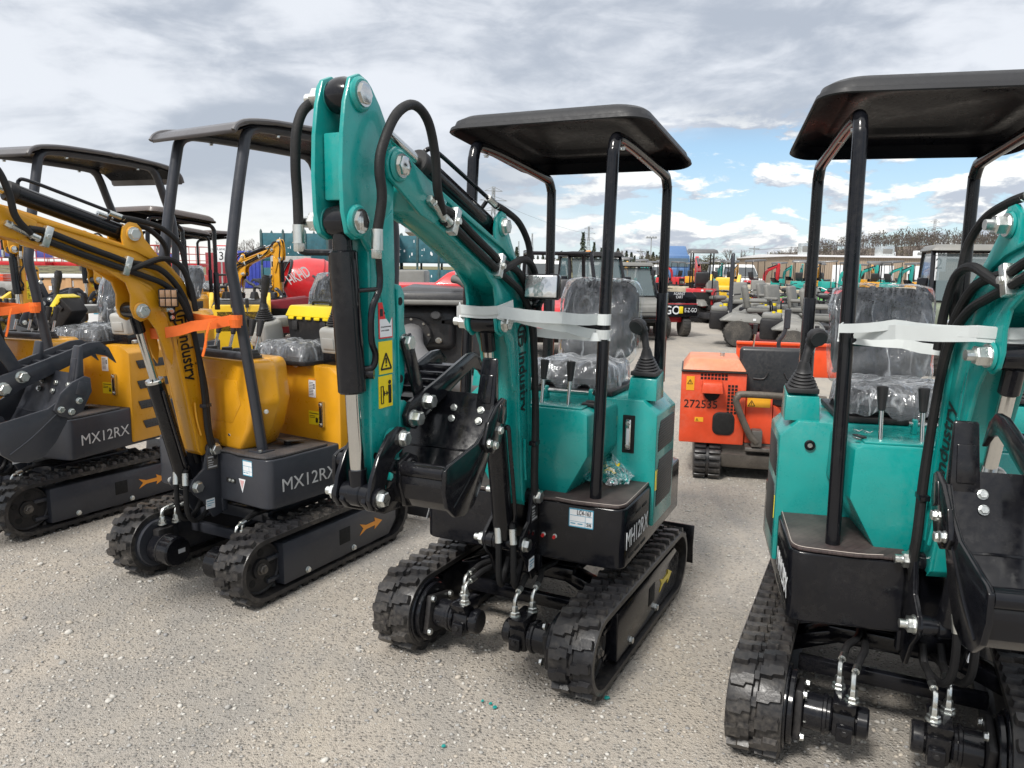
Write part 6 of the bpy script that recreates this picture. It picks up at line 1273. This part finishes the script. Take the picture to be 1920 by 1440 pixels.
# wooded hill
def hz(x, y):
    t = min(1, max(0, (x-150)/90)); t = t*t*(3-2*t); u = min(1, max(0, (y-330)/120)); return 18.*t*u
g = MB(); P = [[(x, y, hz(x,y)-.3) for x in range(100,700,20)] for y in range(330,700,30)]; g.grid(P, surf('hill_leaf_litter',(.12,.095,.075),.9), True); struct(g.obj('wooded_hill'))
rnd = random.Random(8); g = MB()
for i in range(1700):
    x = rnd.uniform(158,520); y = rnd.uniform(370,560); z = hz(x,y); h = rnd.triangular(5.,11.5,7.)*(.5+.5*min(1,(x-150)/60)); m = WOODB
    g.cyl((x,y,z-.3),(x+rnd.uniform(-.4,.4),y,z+h),.16,m,3,.04)
    mm = WOODT if rnd.random() < .85 else BUSH
    for k in range(24):
        q = V((x+rnd.gauss(0,1.25),y+rnd.gauss(0,1.),z+h*rnd.uniform(.45,1.02))); e = V((rnd.uniform(-.5,.5),rnd.uniform(-.3,.3),rnd.uniform(.3,1.1)))*.75; w = V((rnd.uniform(.10,.30),0,0)); g.add([q-e,q+w,q+e,q-w],[(0,1,2,3)],mm)
o = g.obj('far_wood'); o['kind'] = 'stuff'; o['label'] = 'leafless woodland covering the hill behind the warehouse'; o['category'] = 'woodland'
# pylons and masts
MAST = surf('galvanised_mast',(.34,.36,.38),.6,.2)
def pylon(label, u, d, h, arms=True, w=None):
    p = col(u,d); r = thing('lattice_pylon', label, 'pylon', (p.x,p.y,0), .3, 'lattice pylons on the horizon'); g = MB(); w = w or h*.07; n = 9; t = h*.0045
    f = lambda k: w*(1-.80*min(1,k/.78))
    for s in (-1,1):
        for q in (-1,1): g.tube([(s*f(i/n),q*f(i/n),h*i/n) for i in range(n+1)], t, MAST, 4, 1)
    for i in range(n):
        a, b = f(i/n), f((i+1)/n); z0, z1 = h*i/n, h*(i+1)/n
        for q in (-1,1): g.cyl((-a,q*a,z0),(b,q*b,z1),t*.7,MAST,4); g.cyl((a,q*a,z0),(-b,q*b,z1),t*.7,MAST,4); g.cyl((q*a,-a,z0),(q*b,b,z1),t*.7,MAST,4)
    g.obj('lattice_mast', r)
    if arms:
        for k, L in ((.72,.14),(.84,.17),(.95,.11)): g = MB(); g.cyl((-h*L,0,h*k),(h*L,0,h*k),t*.9,MAST,4); g.cyl((-h*L,0,h*k),(0,0,h*(k+.05)),t*.6,MAST,4); g.cyl((h*L,0,h*k),(0,0,h*(k+.05)),t*.6,MAST,4); g.obj('cross_arm', r)
    return r
pylon('tall lattice pylon left of the front left black post', 924, 300, 32., True)
pylon('lattice pylon between the rear posts of the middle machine', 1102, 420, 24.)
pylon('lattice pylon on the wooded hill behind the warehouse', 1745, 620, 44.)
pylon('small distant lattice pylon right of the tall one', 972, 700, 25., False); pylon('small distant lattice pylon beside the leftmost rear post', 997, 650, 30., False)
def pole(label, u, d, h, lamp):
    p = col(u,d); r = thing('light_mast' if lamp else 'utility_pole', label, 'light mast' if lamp else 'pole', (p.x,p.y,0), 0.); g = MB(); g.cyl((0,0,0),(0,0,h),.16,MAST,8,.10); g.obj('mast', r); g = MB()
    if lamp:
        g.box((0,0,h), (2.4,.3,.2), MAST, .02)
        for x in (-.9,-.3,.3,.9): g.box((x,-.2,h+.15), (.4,.3,.4), MAST, .03)
        g.obj('lamp_head', r)
    else: g.box((0,0,h-.5), (2.,.12,.12), BARK, .01); g.obj('cross_arm', r)
pole('tall light mast with wide lamp head on the horizon', 1219, 170, 8.4, True); pole('wooden utility pole left of the low tan shed', 1412, 150, 6.3, False); pole('thin pole behind the low tan shed', 1463, 160, 4.9, False); pole('thin pole left of the light mast', 1200, 190, 6.4, False)
# overhead lines
for i, (a, b, z0, z1, lab) in enumerate(((1102,924,20,27,'upper power line between two pylons'),(1412,1745,5.6,34,'power line running right towards the hill pylon'),(1219,1412,6.6,5.7,'power line left of the utility pole'))):
    P, Q = col(a,[420,150,170][i],z0), col(b,[300,620,150][i],z1); g = MB(); g.tube([P.lerp(Q,t/8)-V((0,0,4*t/8*(1-t/8)*1.5)) for t in range(9)], .05 if i < 2 else .025, MAST, 4, 1); tag(g.obj('power_line'), lab, 'power line')
# ------------------------------------------------------------------ loose things on the machines
def place(root_xy, yaw):
    return Matrix.Translation(V((root_xy[0],root_xy[1],0))) @ Matrix.Rotation(yaw, 4, 'Z')
HT = place((.2471,3.5415), -2.0443+.0374); HG = place((1.5146,2.8723), -2.0124+.2086); HY = place((-1.2886,4.2523), -2.0558-.0799); HZ = place((-2.9207,5.1003), -2.0794+.18)
def ribbon(mb, pts, w, mat, up=(0,0,1), th=.0018):
    """flat strap through points, standing on its edge; pts: (x,y,z[,half width dir tilt])"""
    pts = [V(p) for p in pts]; rnd = random.Random(len(pts)); out = []
    for a, b in zip(pts, pts[1:]):
        k = max(1, int((b-a).length/.025))
        for i in range(k): out.append(a.lerp(b, i/k)+V((rnd.uniform(-1,1),rnd.uniform(-1,1),rnd.uniform(-1,1)))*(.0004 if k > 1 else 0)-V((0,0,.004*sin(pi*i/k)*(k > 3))))
    pts = out+[pts[-1]]; n = len(pts); A = []; B = []
    for i, p in enumerate(pts):
        d = (pts[min(i+1,n-1)]-pts[max(i-1,0)]).normalized(); u = V(up)+V((.03*sin(i*.9),.03*cos(i*.7),0)); u = (u-d*u.dot(d)).normalized(); s = d.cross(u)
        A.append([p-u*w/2-s*th, p+u*w/2-s*th]); B.append([p-u*w/2+s*th, p+u*w/2+s*th])
    for i in range(n-1): mb.hexa([A[i][0],A[i+1][0],A[i+1][1],A[i][1]], [B[i][0],B[i+1][0],B[i+1][1],B[i][1]], mat, 0)
def around(cx, cy, r, a0, a1, z0, z1, n=8): return [(cx+r*cos(RAD(a0+(a1-a0)*i/n)), cy+r*sin(RAD(a0+(a1-a0)*i/n)), z0+(z1-z0)*i/n) for i in range(n+1)]
def strap_white(H, label):
    g = MB(); g.M = H; pr, pl = (.390,.31), (.390,-.31)
    ribbon(g, around(pr[0],pr[1],.027,-60,100,1.425,1.425)[::-1]+[(.62,.22,1.44),(.862,.075,1.468),(.868,-.075,1.468),(.64,-.22,1.45)]+around(pl[0],pl[1],.027,45,270,1.43,1.43), .044, STRAPW)
    ribbon(g, around(pr[0],pr[1],.0275,-80,90,1.365,1.365)[::-1]+[(.56,.22,1.40),(.76,.10,1.445),(.866,.074,1.462)], .038, STRAPW, (.2,0,1))
    ribbon(g, [(pl[0]-.01,pl[1]-.027,1.41),(.45,-.15,1.40),(.54,-.066,1.39),(.535,.066,1.375),(.46,.20,1.362),(pr[0],pr[1]+.028,1.358)], .034, STRAPW, (-.15,0,1))
    ribbon(g, [(pl[0]-.028,pl[1],1.45),(pl[0]+.03,pl[1]-.03,1.44),(.62,-.22,1.47),(.872,-.074,1.472),(.872,.074,1.475),(.80,.10,1.495)], .03, STRAPW, (.1,.1,1))
    return tag(g.obj('plastic_strap'), label, 'strap', 'white plastic straps tied round the teal machines')
strap_white(HT, 'white plastic strap tied round boom and posts of the middle teal machine'); strap_white(HG, 'white plastic strap tied across the right teal machine')
def strap_orange(H, label, bx):
    g = MB(); g.M = H; pr = (.535,.31)
    ribbon(g, around(pr[0],pr[1],.030,-90,110,1.36,1.36)[::-1]+[(.66,.15,1.33),(bx+.085,.066,1.30),(bx+.09,-.066,1.29),(.62,-.2,1.30),(.535,-.335,1.31)], .050, STRAPO)
    ribbon(g, around(pr[0],pr[1],.031,-100,90,1.345,1.345)[::-1]+[(.58,.20,1.36),(bx-.05,.064,1.37)], .040, STRAPO, (.2,0,1))
    ribbon(g, [(.60,.245,1.36),(.63,.24,1.35),(.645,.235,1.30),(.65,.225,1.24),(.66,.215,1.19)], .028, STRAPO, (.3,1,.2))
    return tag(g.obj('webbing_strap'), label, 'strap', 'orange webbing straps tied round the amber machines')
strap_orange(HY, 'orange webbing strap round the boom of the amber machine beside the teal one', .66); strap_orange(HZ, 'orange webbing strap on the furthest left amber machine', .66)
def toolbox(M, label):
    g = MB(); g.M = M; g.hexa([(-.10,-.20,0),(.10,-.20,0),(.10,.20,0),(-.10,.20,0)], [(-.115,-.215,.18),(.115,-.215,.18),(.115,.215,.18),(-.115,.215,.18)], DULL, .012, 3)
    for y in (-.13,.13): g.box((.118,y,.12), (.012,.05,.06), GRIP, .004)
    b = thing('toolbox', label, 'toolbox', (0,0,0), 0., 'black toolboxes with yellow lids'); g.obj('toolbox_case', b)
    g = MB(); g.M = M; g.hexa([(-.125,-.225,.175),(.125,-.225,.175),(.125,.225,.175),(-.125,.225,.175)], [(-.10,-.20,.25),(.10,-.20,.25),(.10,.20,.25),(-.10,.20,.25)], YSTK, .012, 3)
    rnd = random.Random(2)
    for y in (-.16,-.08,0,.08,.16): g.box((.122,y,.168), (.012,.05,.018), YSTK, .004)
    g.tube([(0,-.08,.248),(0,-.07,.272),(0,.07,.272),(0,.08,.248)], .009, GRIP, 8, 3); g.obj('toolbox_lid', b); return b
toolbox(HY @ Matrix.Translation((-.22,.09,1.18)) @ Matrix.Scale(.86,4), 'black toolbox with yellow lid upright on the seat beside teal arm')
toolbox(HZ @ Matrix.Translation((-.05,-.09,1.20)) @ Matrix.Rotation(RAD(48),4,'X') @ Matrix.Scale(.66,4), 'black toolbox with yellow lid tipped over on far left machine')
# bagged manual on the footplate of the middle machine
rnd = random.Random(3); g = MB(); P = []
for i in range(9):
    row = []
    for j in range(9): u, v = i/8-.5, j/8-.5; row.append(HT @ V((.17+u*.16+rnd.uniform(-.008,.008), .27+v*.22+rnd.uniform(-.008,.008), .705+.10*max(0,.5-abs(v))*2*(.5-u)+rnd.uniform(0,.018))))
    P.append(row)
g.grid(P, WRAP, True); b = thing('bagged_manual', 'clear plastic bag with yellow booklet on the middle footplate', 'plastic bag'); g.obj('clear_bag', b)
g = MB(); g.M = HT; g.box((.15,.25,.745), (.10,.13,.012), YSTK, .004, Matrix.Rotation(.45,3,'Y')); g.obj('yellow_booklet', b)
# bunch of keys on the right machine console
b = thing('key_bunch', 'small bunch of keys lying on the right console edge', 'keys'); g = MB(); g.M = HG
for x, y in ((.32,-.205),(.30,-.235)): g.tube([(x+.016*cos(t*.7),y+.016*sin(t*.7),1.075+.006*sin(t)) for t in range(10)], .0016, CHROME, 6, 2)
g.obj('key_ring', b); g = MB(); g.M = HG; g.box((.34,-.235,1.064), (.05,.022,.006), GRIP, .003, Matrix.Rotation(.5,3,'Z')); g.box((.375,-.252,1.064), (.035,.008,.003), CHROME, .001, Matrix.Rotation(.5,3,'Z')); g.obj('key', b)
# ------------------------------------------------------------------ ground
def mat_gravel():
    m, nt, nd, lk, b = _nt('gravel'); geo = N(nt,'ShaderNodeNewGeometry').outputs['Position']
    v1 = N(nt,'ShaderNodeTexVoronoi'); v1.inputs['Scale'].default_value = 70.; lk.new(geo, v1.inputs['Vector'])
    v2 = N(nt,'ShaderNodeTexVoronoi'); v2.inputs['Scale'].default_value = 190.; lk.new(geo, v2.inputs['Vector'])
    big = noise(nt, geo, .95, 6., .62); mid = noise(nt, geo, 3.2, 5., .6); fine = noise(nt, geo, 220., 3.); grit = noise(nt, geo, 38., 4., .7)
    hsv = N(nt,'ShaderNodeSeparateColor'); lk.new(v1.outputs['Color'], hsv.inputs[0])
    h2 = N(nt,'ShaderNodeSeparateColor'); lk.new(v2.outputs['Color'], h2.inputs[0])
    ramp = N(nt,'ShaderNodeValToRGB'); cr = ramp.color_ramp; cr.elements[0].color = (.27,.26,.245,1); cr.elements[1].color = (.58,.55,.50,1)
    for p, c in ((.25,(.33,.31,.285,1)),(.5,(.39,.365,.33,1)),(.75,(.45,.425,.385,1))): e = cr.elements.new(p); e.color = c
    lk.new(hsv.outputs[0], ramp.inputs[0])
    r2 = N(nt,'ShaderNodeValToRGB'); c2 = r2.color_ramp; c2.elements[0].color = (.36,.325,.285,1); c2.elements[1].color = (.66,.61,.54,1); lk.new(h2.outputs[1], r2.inputs[0])
    stone = mth(nt,'MULTIPLY', maprange(nt, v1.outputs['Distance'], .30, .62, 1., 0.), maprange(nt, hsv.outputs[1], .25, .5))
    sand = mixc(nt, .62, r2.outputs[0], (.52,.475,.42))
    c = mixc(nt, stone, sand, ramp.outputs[0])
    c = mixc(nt, maprange(nt, grit, .35, .7, .20, 0.), c, (.22,.19,.16))
    c = mixc(nt, maprange(nt, big, .44, .62, 0., .62, True), c, (.335,.325,.31))
    c = mixc(nt, maprange(nt, mid, .45, .75, 0., .35), c, (.60,.53,.44))
    mpg = N(nt,'ShaderNodeMapping'); mpg.inputs['Rotation'].default_value = (0,0,RAD(24)); mpg.inputs['Scale'].default_value = (2.4,.22,1); lk.new(geo, mpg.inputs[0])
    ruts = noise(nt, mpg.outputs[0], 1.0, 5., .6, .5)
    c = mixc(nt, maprange(nt, ruts, .50, .66, 0., .5, True), c, (.36,.345,.325)); c = mixc(nt, maprange(nt, ruts, .46, .36, 0., .4, True), c, (.56,.50,.42))
    dist = N(nt,'ShaderNodeVectorMath', operation='LENGTH'); lk.new(geo, dist.inputs[0]); D = dist.outputs['Value']
    field = mixc(nt, maprange(nt, noise(nt, geo, .05, 5.), .4, .6), (.22,.19,.11), (.16,.16,.08))
    c = mixc(nt, maprange(nt, D, 9., 30., 0., .6), c, (.42,.40,.37)); c = mixc(nt, maprange(nt, D, 112., 122.), c, field)
    c = mixc(nt, 1., c, (.77,.765,.755), 'MULTIPLY')
    lk.new(c, b.inputs['Base Color']); b.inputs['Roughness'].default_value = .92; b.inputs['Specular IOR Level'].default_value = .25
    h = mth(nt,'ADD', mth(nt,'MULTIPLY', stone, maprange(nt, v1.outputs['Distance'], 0., .6, 1.2, .3)), mth(nt,'ADD', mth(nt,'MULTIPLY', fine, .35), mth(nt,'ADD', mth(nt,'MULTIPLY', maprange(nt, v2.outputs['Distance'], 0, .6, 1, 0), .5), mth(nt,'MULTIPLY', mid, 1.5))))
    bump(nt, h, .75, .009, b); return m
GRAV = mat_gravel()
g = MB(); xs = [-3000,-400,-60,-14,-6,0,6,14,60,400,3000]; ys = [-60,-8,0,4,8,16,60,300,1500,5000]
g.grid([[(x,y,0) for x in xs] for y in ys], GRAV, True); struct(g.obj('ground'))
# loose stones near the camera, one mesh
def stones():
    rs = np.random.RandomState(4); t = (1+5**.5)/2
    ico = np.array([(-1,t,0),(1,t,0),(-1,-t,0),(1,-t,0),(0,-1,t),(0,1,t),(0,-1,-t),(0,1,-t),(t,0,-1),(t,0,1),(-t,0,-1),(-t,0,1)], float)/1.9
    F = np.array([(0,11,5),(0,5,1),(0,1,7),(0,7,10),(0,10,11),(1,5,9),(5,11,4),(11,10,2),(10,7,6),(7,1,8),(3,9,4),(3,4,2),(3,2,6),(3,6,8),(3,8,9),(4,9,5),(2,4,11),(6,2,10),(8,6,7),(9,8,1)])
    n = 46000; y = 1.2+8.5*rs.rand(n)**1.35; x = (rs.rand(n)*2-1)*(.6+y*.78)
    s = .0020+.0058*rs.rand(n)**2.8; s[rs.rand(n) < .012] *= 2.0
    sc = np.stack([s*(.8+.7*rs.rand(n)), s*(.8+.5*rs.rand(n)), s*(.45+.35*rs.rand(n))], 1)
    k = rs.rand(n) < .035; clump = np.sin(x*2.3+1.)*np.sin(y*1.9+.4)+.5*np.sin(x*5.1+y*3.3); k &= clump > -.1; s[k] = .007+.007*rs.rand(k.sum())**1.5
    sc = np.stack([s*(.8+.7*rs.rand(n)), s*(.8+.5*rs.rand(n)), s*(.45+.35*rs.rand(n))], 1)
    a = rs.rand(n)*6.283; ca, sa = np.cos(a), np.sin(a)
    v = ico[None]*(1+.6*(rs.rand(n,12,1)-.5))*sc[:,None,:]
    X = v[...,0]*ca[:,None]-v[...,1]*sa[:,None]+x[:,None]; Y = v[...,0]*sa[:,None]+v[...,1]*ca[:,None]+y[:,None]; Z = v[...,2]+(sc[:,2]*.35)[:,None]
    co = np.stack([X,Y,Z],-1).reshape(-1,3); fc = (F[None]+12*np.arange(n)[:,None,None]).reshape(-1,3)
    me = bpy.data.meshes.new('gravel_stones'); me.vertices.add(len(co)); me.vertices.foreach_set('co', co.ravel()); me.loops.add(fc.size); me.loops.foreach_set('vertex_index', fc.ravel().astype(np.int32))
    me.polygons.add(len(fc)); me.polygons.foreach_set('loop_start', np.arange(0,fc.size,3,dtype=np.int32)); me.update(calc_edges=True)
    cols = [surf('stone_grey',(.38,.37,.35),.85,0,0,.2,.2,.3,300), surf('stone_pale',(.52,.50,.46),.85,0,0,.15,.1,.3,300), surf('stone_tan',(.44,.395,.335),.85,0,0,.2,.1,.3,300), surf('stone_dark',(.27,.265,.26),.85,0,0,.2,.1,.3,300)]
    for c in cols: me.materials.append(c)
    mi = np.repeat(rs.choice(4, n, p=[.30,.36,.28,.06]), 20).astype(np.int32); me.polygons.foreach_set('material_index', mi); me.update()
    o = bpy.data.objects.new('gravel_stones', me); COL.objects.link(o); o['kind'] = 'stuff'; o['label'] = 'loose gravel stones scattered over the yard'; o['category'] = 'gravel'
stones()
g = MB()
for u, v, s in ((920,1323,.007),(928,1330,.009),(1138,1312,.012),(832,1403,.008),(905,1318,.006)):
    p = gnd(u,v); g.prism([(p.x+s*a,p.y+s*b) for a,b in ((-1,-.4),(-.2,-.9),(.9,-.3),(.6,.7),(-.5,.8))], 'z', .006, .012, TEAL, .001)
o = g.obj('paint_flakes'); o['kind'] = 'stuff'; o['label'] = 'tiny teal paint flakes on the gravel'; o['category'] = 'paint flakes'
# ------------------------------------------------------------------ sky and light
w = bpy.data.worlds.new('World'); SC.world = w; w.use_nodes = True; nt = w.node_tree; lk = nt.links
bg = nt.nodes['Background']; bg.inputs[1].default_value = .10
SUN_EL, SUN_AZ = RAD(48), RAD(215)      # azimuth clockwise from +Y
sky = N(nt,'ShaderNodeTexSky'); sky.sky_type = 'NISHITA'; sky.sun_disc = False; sky.sun_elevation = SUN_EL; sky.sun_rotation = SUN_AZ; sky.air_density = 1.; sky.dust_density = 1.; sky.ozone_density = 1.5
d = N(nt,'ShaderNodeTexCoord').outputs['Generated']; sp = N(nt,'ShaderNodeSeparateXYZ'); lk.new(d, sp.inputs[0]); X, Y, Z = sp.outputs
zz = mth(nt,'ADD', mth(nt,'MAXIMUM', Z, 0.), .20)
cb = N(nt,'ShaderNodeCombineXYZ'); lk.new(mth(nt,'DIVIDE', X, zz), cb.inputs[0]); lk.new(mth(nt,'DIVIDE', Y, zz), cb.inputs[1]); uv = cb.outputs[0]
def off(vec, v):
    m = N(nt,'ShaderNodeVectorMath', operation='ADD'); lk.new(vec, m.inputs[0]); m.inputs[1].default_value = v; return m.outputs[0]
def scl(vec, v):
    m = N(nt,'ShaderNodeVectorMath', operation='MULTIPLY'); lk.new(vec, m.inputs[0]); m.inputs[1].default_value = v; return m.outputs[0]
K = 1/.10
def kc(c): return tuple(x*K for x in c)
# high overcast sheet
b1 = noise(nt, scl(off(uv,(3.1,1.7,0)),(1.,.75,1)), 1.05, 6., .50, .6); b2 = noise(nt, scl(off(d,(.6,.3,.2)),(4.2,4.2,12.)), 1.0, 7., .56, .5)
b3 = noise(nt, scl(off(d,(.2,.1,.7)),(11.,11.,30.)), 1.0, 7., .6, .4)
sheet = mth(nt,'ADD', mth(nt,'ADD', mth(nt,'MULTIPLY', b1, .36), mth(nt,'MULTIPLY', b2, .42)), mth(nt,'MULTIPLY', b3, .22))
cl = mixc(nt, maprange(nt, sheet, .41, .575, 0, 1, True), kc((.305,.335,.385)), kc((.54,.56,.595)))
# brighter towards the zenith (thin cloud round the sun) and a pale band over the horizon
cl = mixc(nt, maprange(nt, Z, .34, .95), cl, kc((1.05,1.04,1.02)))
left = maprange(nt, X, .35, -.35)
band = maprange(nt, Z, .11, .0, 0., 1., True)
cl = mixc(nt, mth(nt,'MULTIPLY', band, .85), cl, mixc(nt, left, kc((.46,.55,.62)), kc((.70,.70,.665))))
# heaped clouds with gaps low on the right
q = scl(d, (11.,11.,32.)); q2 = scl(d, (20.,20.,42.))
c1 = noise(nt, off(q,(2.3,5.,1.)), 1.0, 8., .58, .25); c2 = noise(nt, off(scl(d,(11.,11.,32.)),(2.3,5.,1.45)), 1.0, 8., .58, .25)
mask = mth(nt,'MULTIPLY', maprange(nt, X, -.10, .22, 0, 1, True), maprange(nt, Z, .205, .14, 0, 1, True))
shade = maprange(nt, mth(nt,'SUBTRACT', c1, c2), -.06, .09, 0, 1, True)
cum = mixc(nt, shade, kc((.34,.37,.43)), kc((.72,.72,.70)))
cover = maprange(nt, c1, .455, .53, 0, 1, True)
blue = mixc(nt, maprange(nt, Z, .02, .20, 0, 1), kc((.42,.56,.64)), kc((.17,.34,.54)))
blue = mixc(nt, .35, blue, sky.outputs[0])
low = mixc(nt, cover, blue, cum)
fin = mixc(nt, mask, cl, low)
# small blue openings higher up
hole = mth(nt,'MULTIPLY', maprange(nt, noise(nt, off(uv,(1.2,7.7,5)), .9, 5., .5), .60, .66, 0, .55, True), maprange(nt, X, -.05, .3))
fin = mixc(nt, hole, fin, blue)
fin = mixc(nt, .06, fin, sky.outputs[0])
lk.new(fin, bg.inputs[0])
sl = bpy.data.lights.new('sun', 'SUN'); sl.energy = 2.3; sl.angle = RAD(11); sl.color = (1.,.96,.90); so = bpy.data.objects.new('sun', sl); COL.objects.link(so)
dv = V((sin(SUN_AZ)*cos(SUN_EL), cos(SUN_AZ)*cos(SUN_EL), sin(SUN_EL))); so.rotation_euler = dv.to_track_quat('Z','Y').to_euler()
cam = bpy.data.cameras.new('camera'); co = bpy.data.objects.new('camera', cam); COL.objects.link(co)
cam.sensor_width = 36.; cam.lens = 36.*1433.65/1920.; cam.clip_end = 8000.; cam.clip_start = .05
pt, ro = .1514, .0138
fw = V((0,cos(pt),-sin(pt))); up0 = V((0,sin(pt),cos(pt))); r0 = V((1,0,0))
rr_ = r0*cos(ro)+up0*sin(ro); uu_ = up0*cos(ro)-r0*sin(ro)
co.matrix_world = Matrix(((rr_.x,uu_.x,-fw.x,0),(rr_.y,uu_.y,-fw.y,0),(rr_.z,uu_.z,-fw.z,1.6256),(0,0,0,1)))
SC.camera = co
SC.view_settings.view_transform = 'Standard'; SC.view_settings.look = 'None'; SC.view_settings.gamma = 1.; SC.view_settings.exposure = .69
SC.render.film_transparent = False
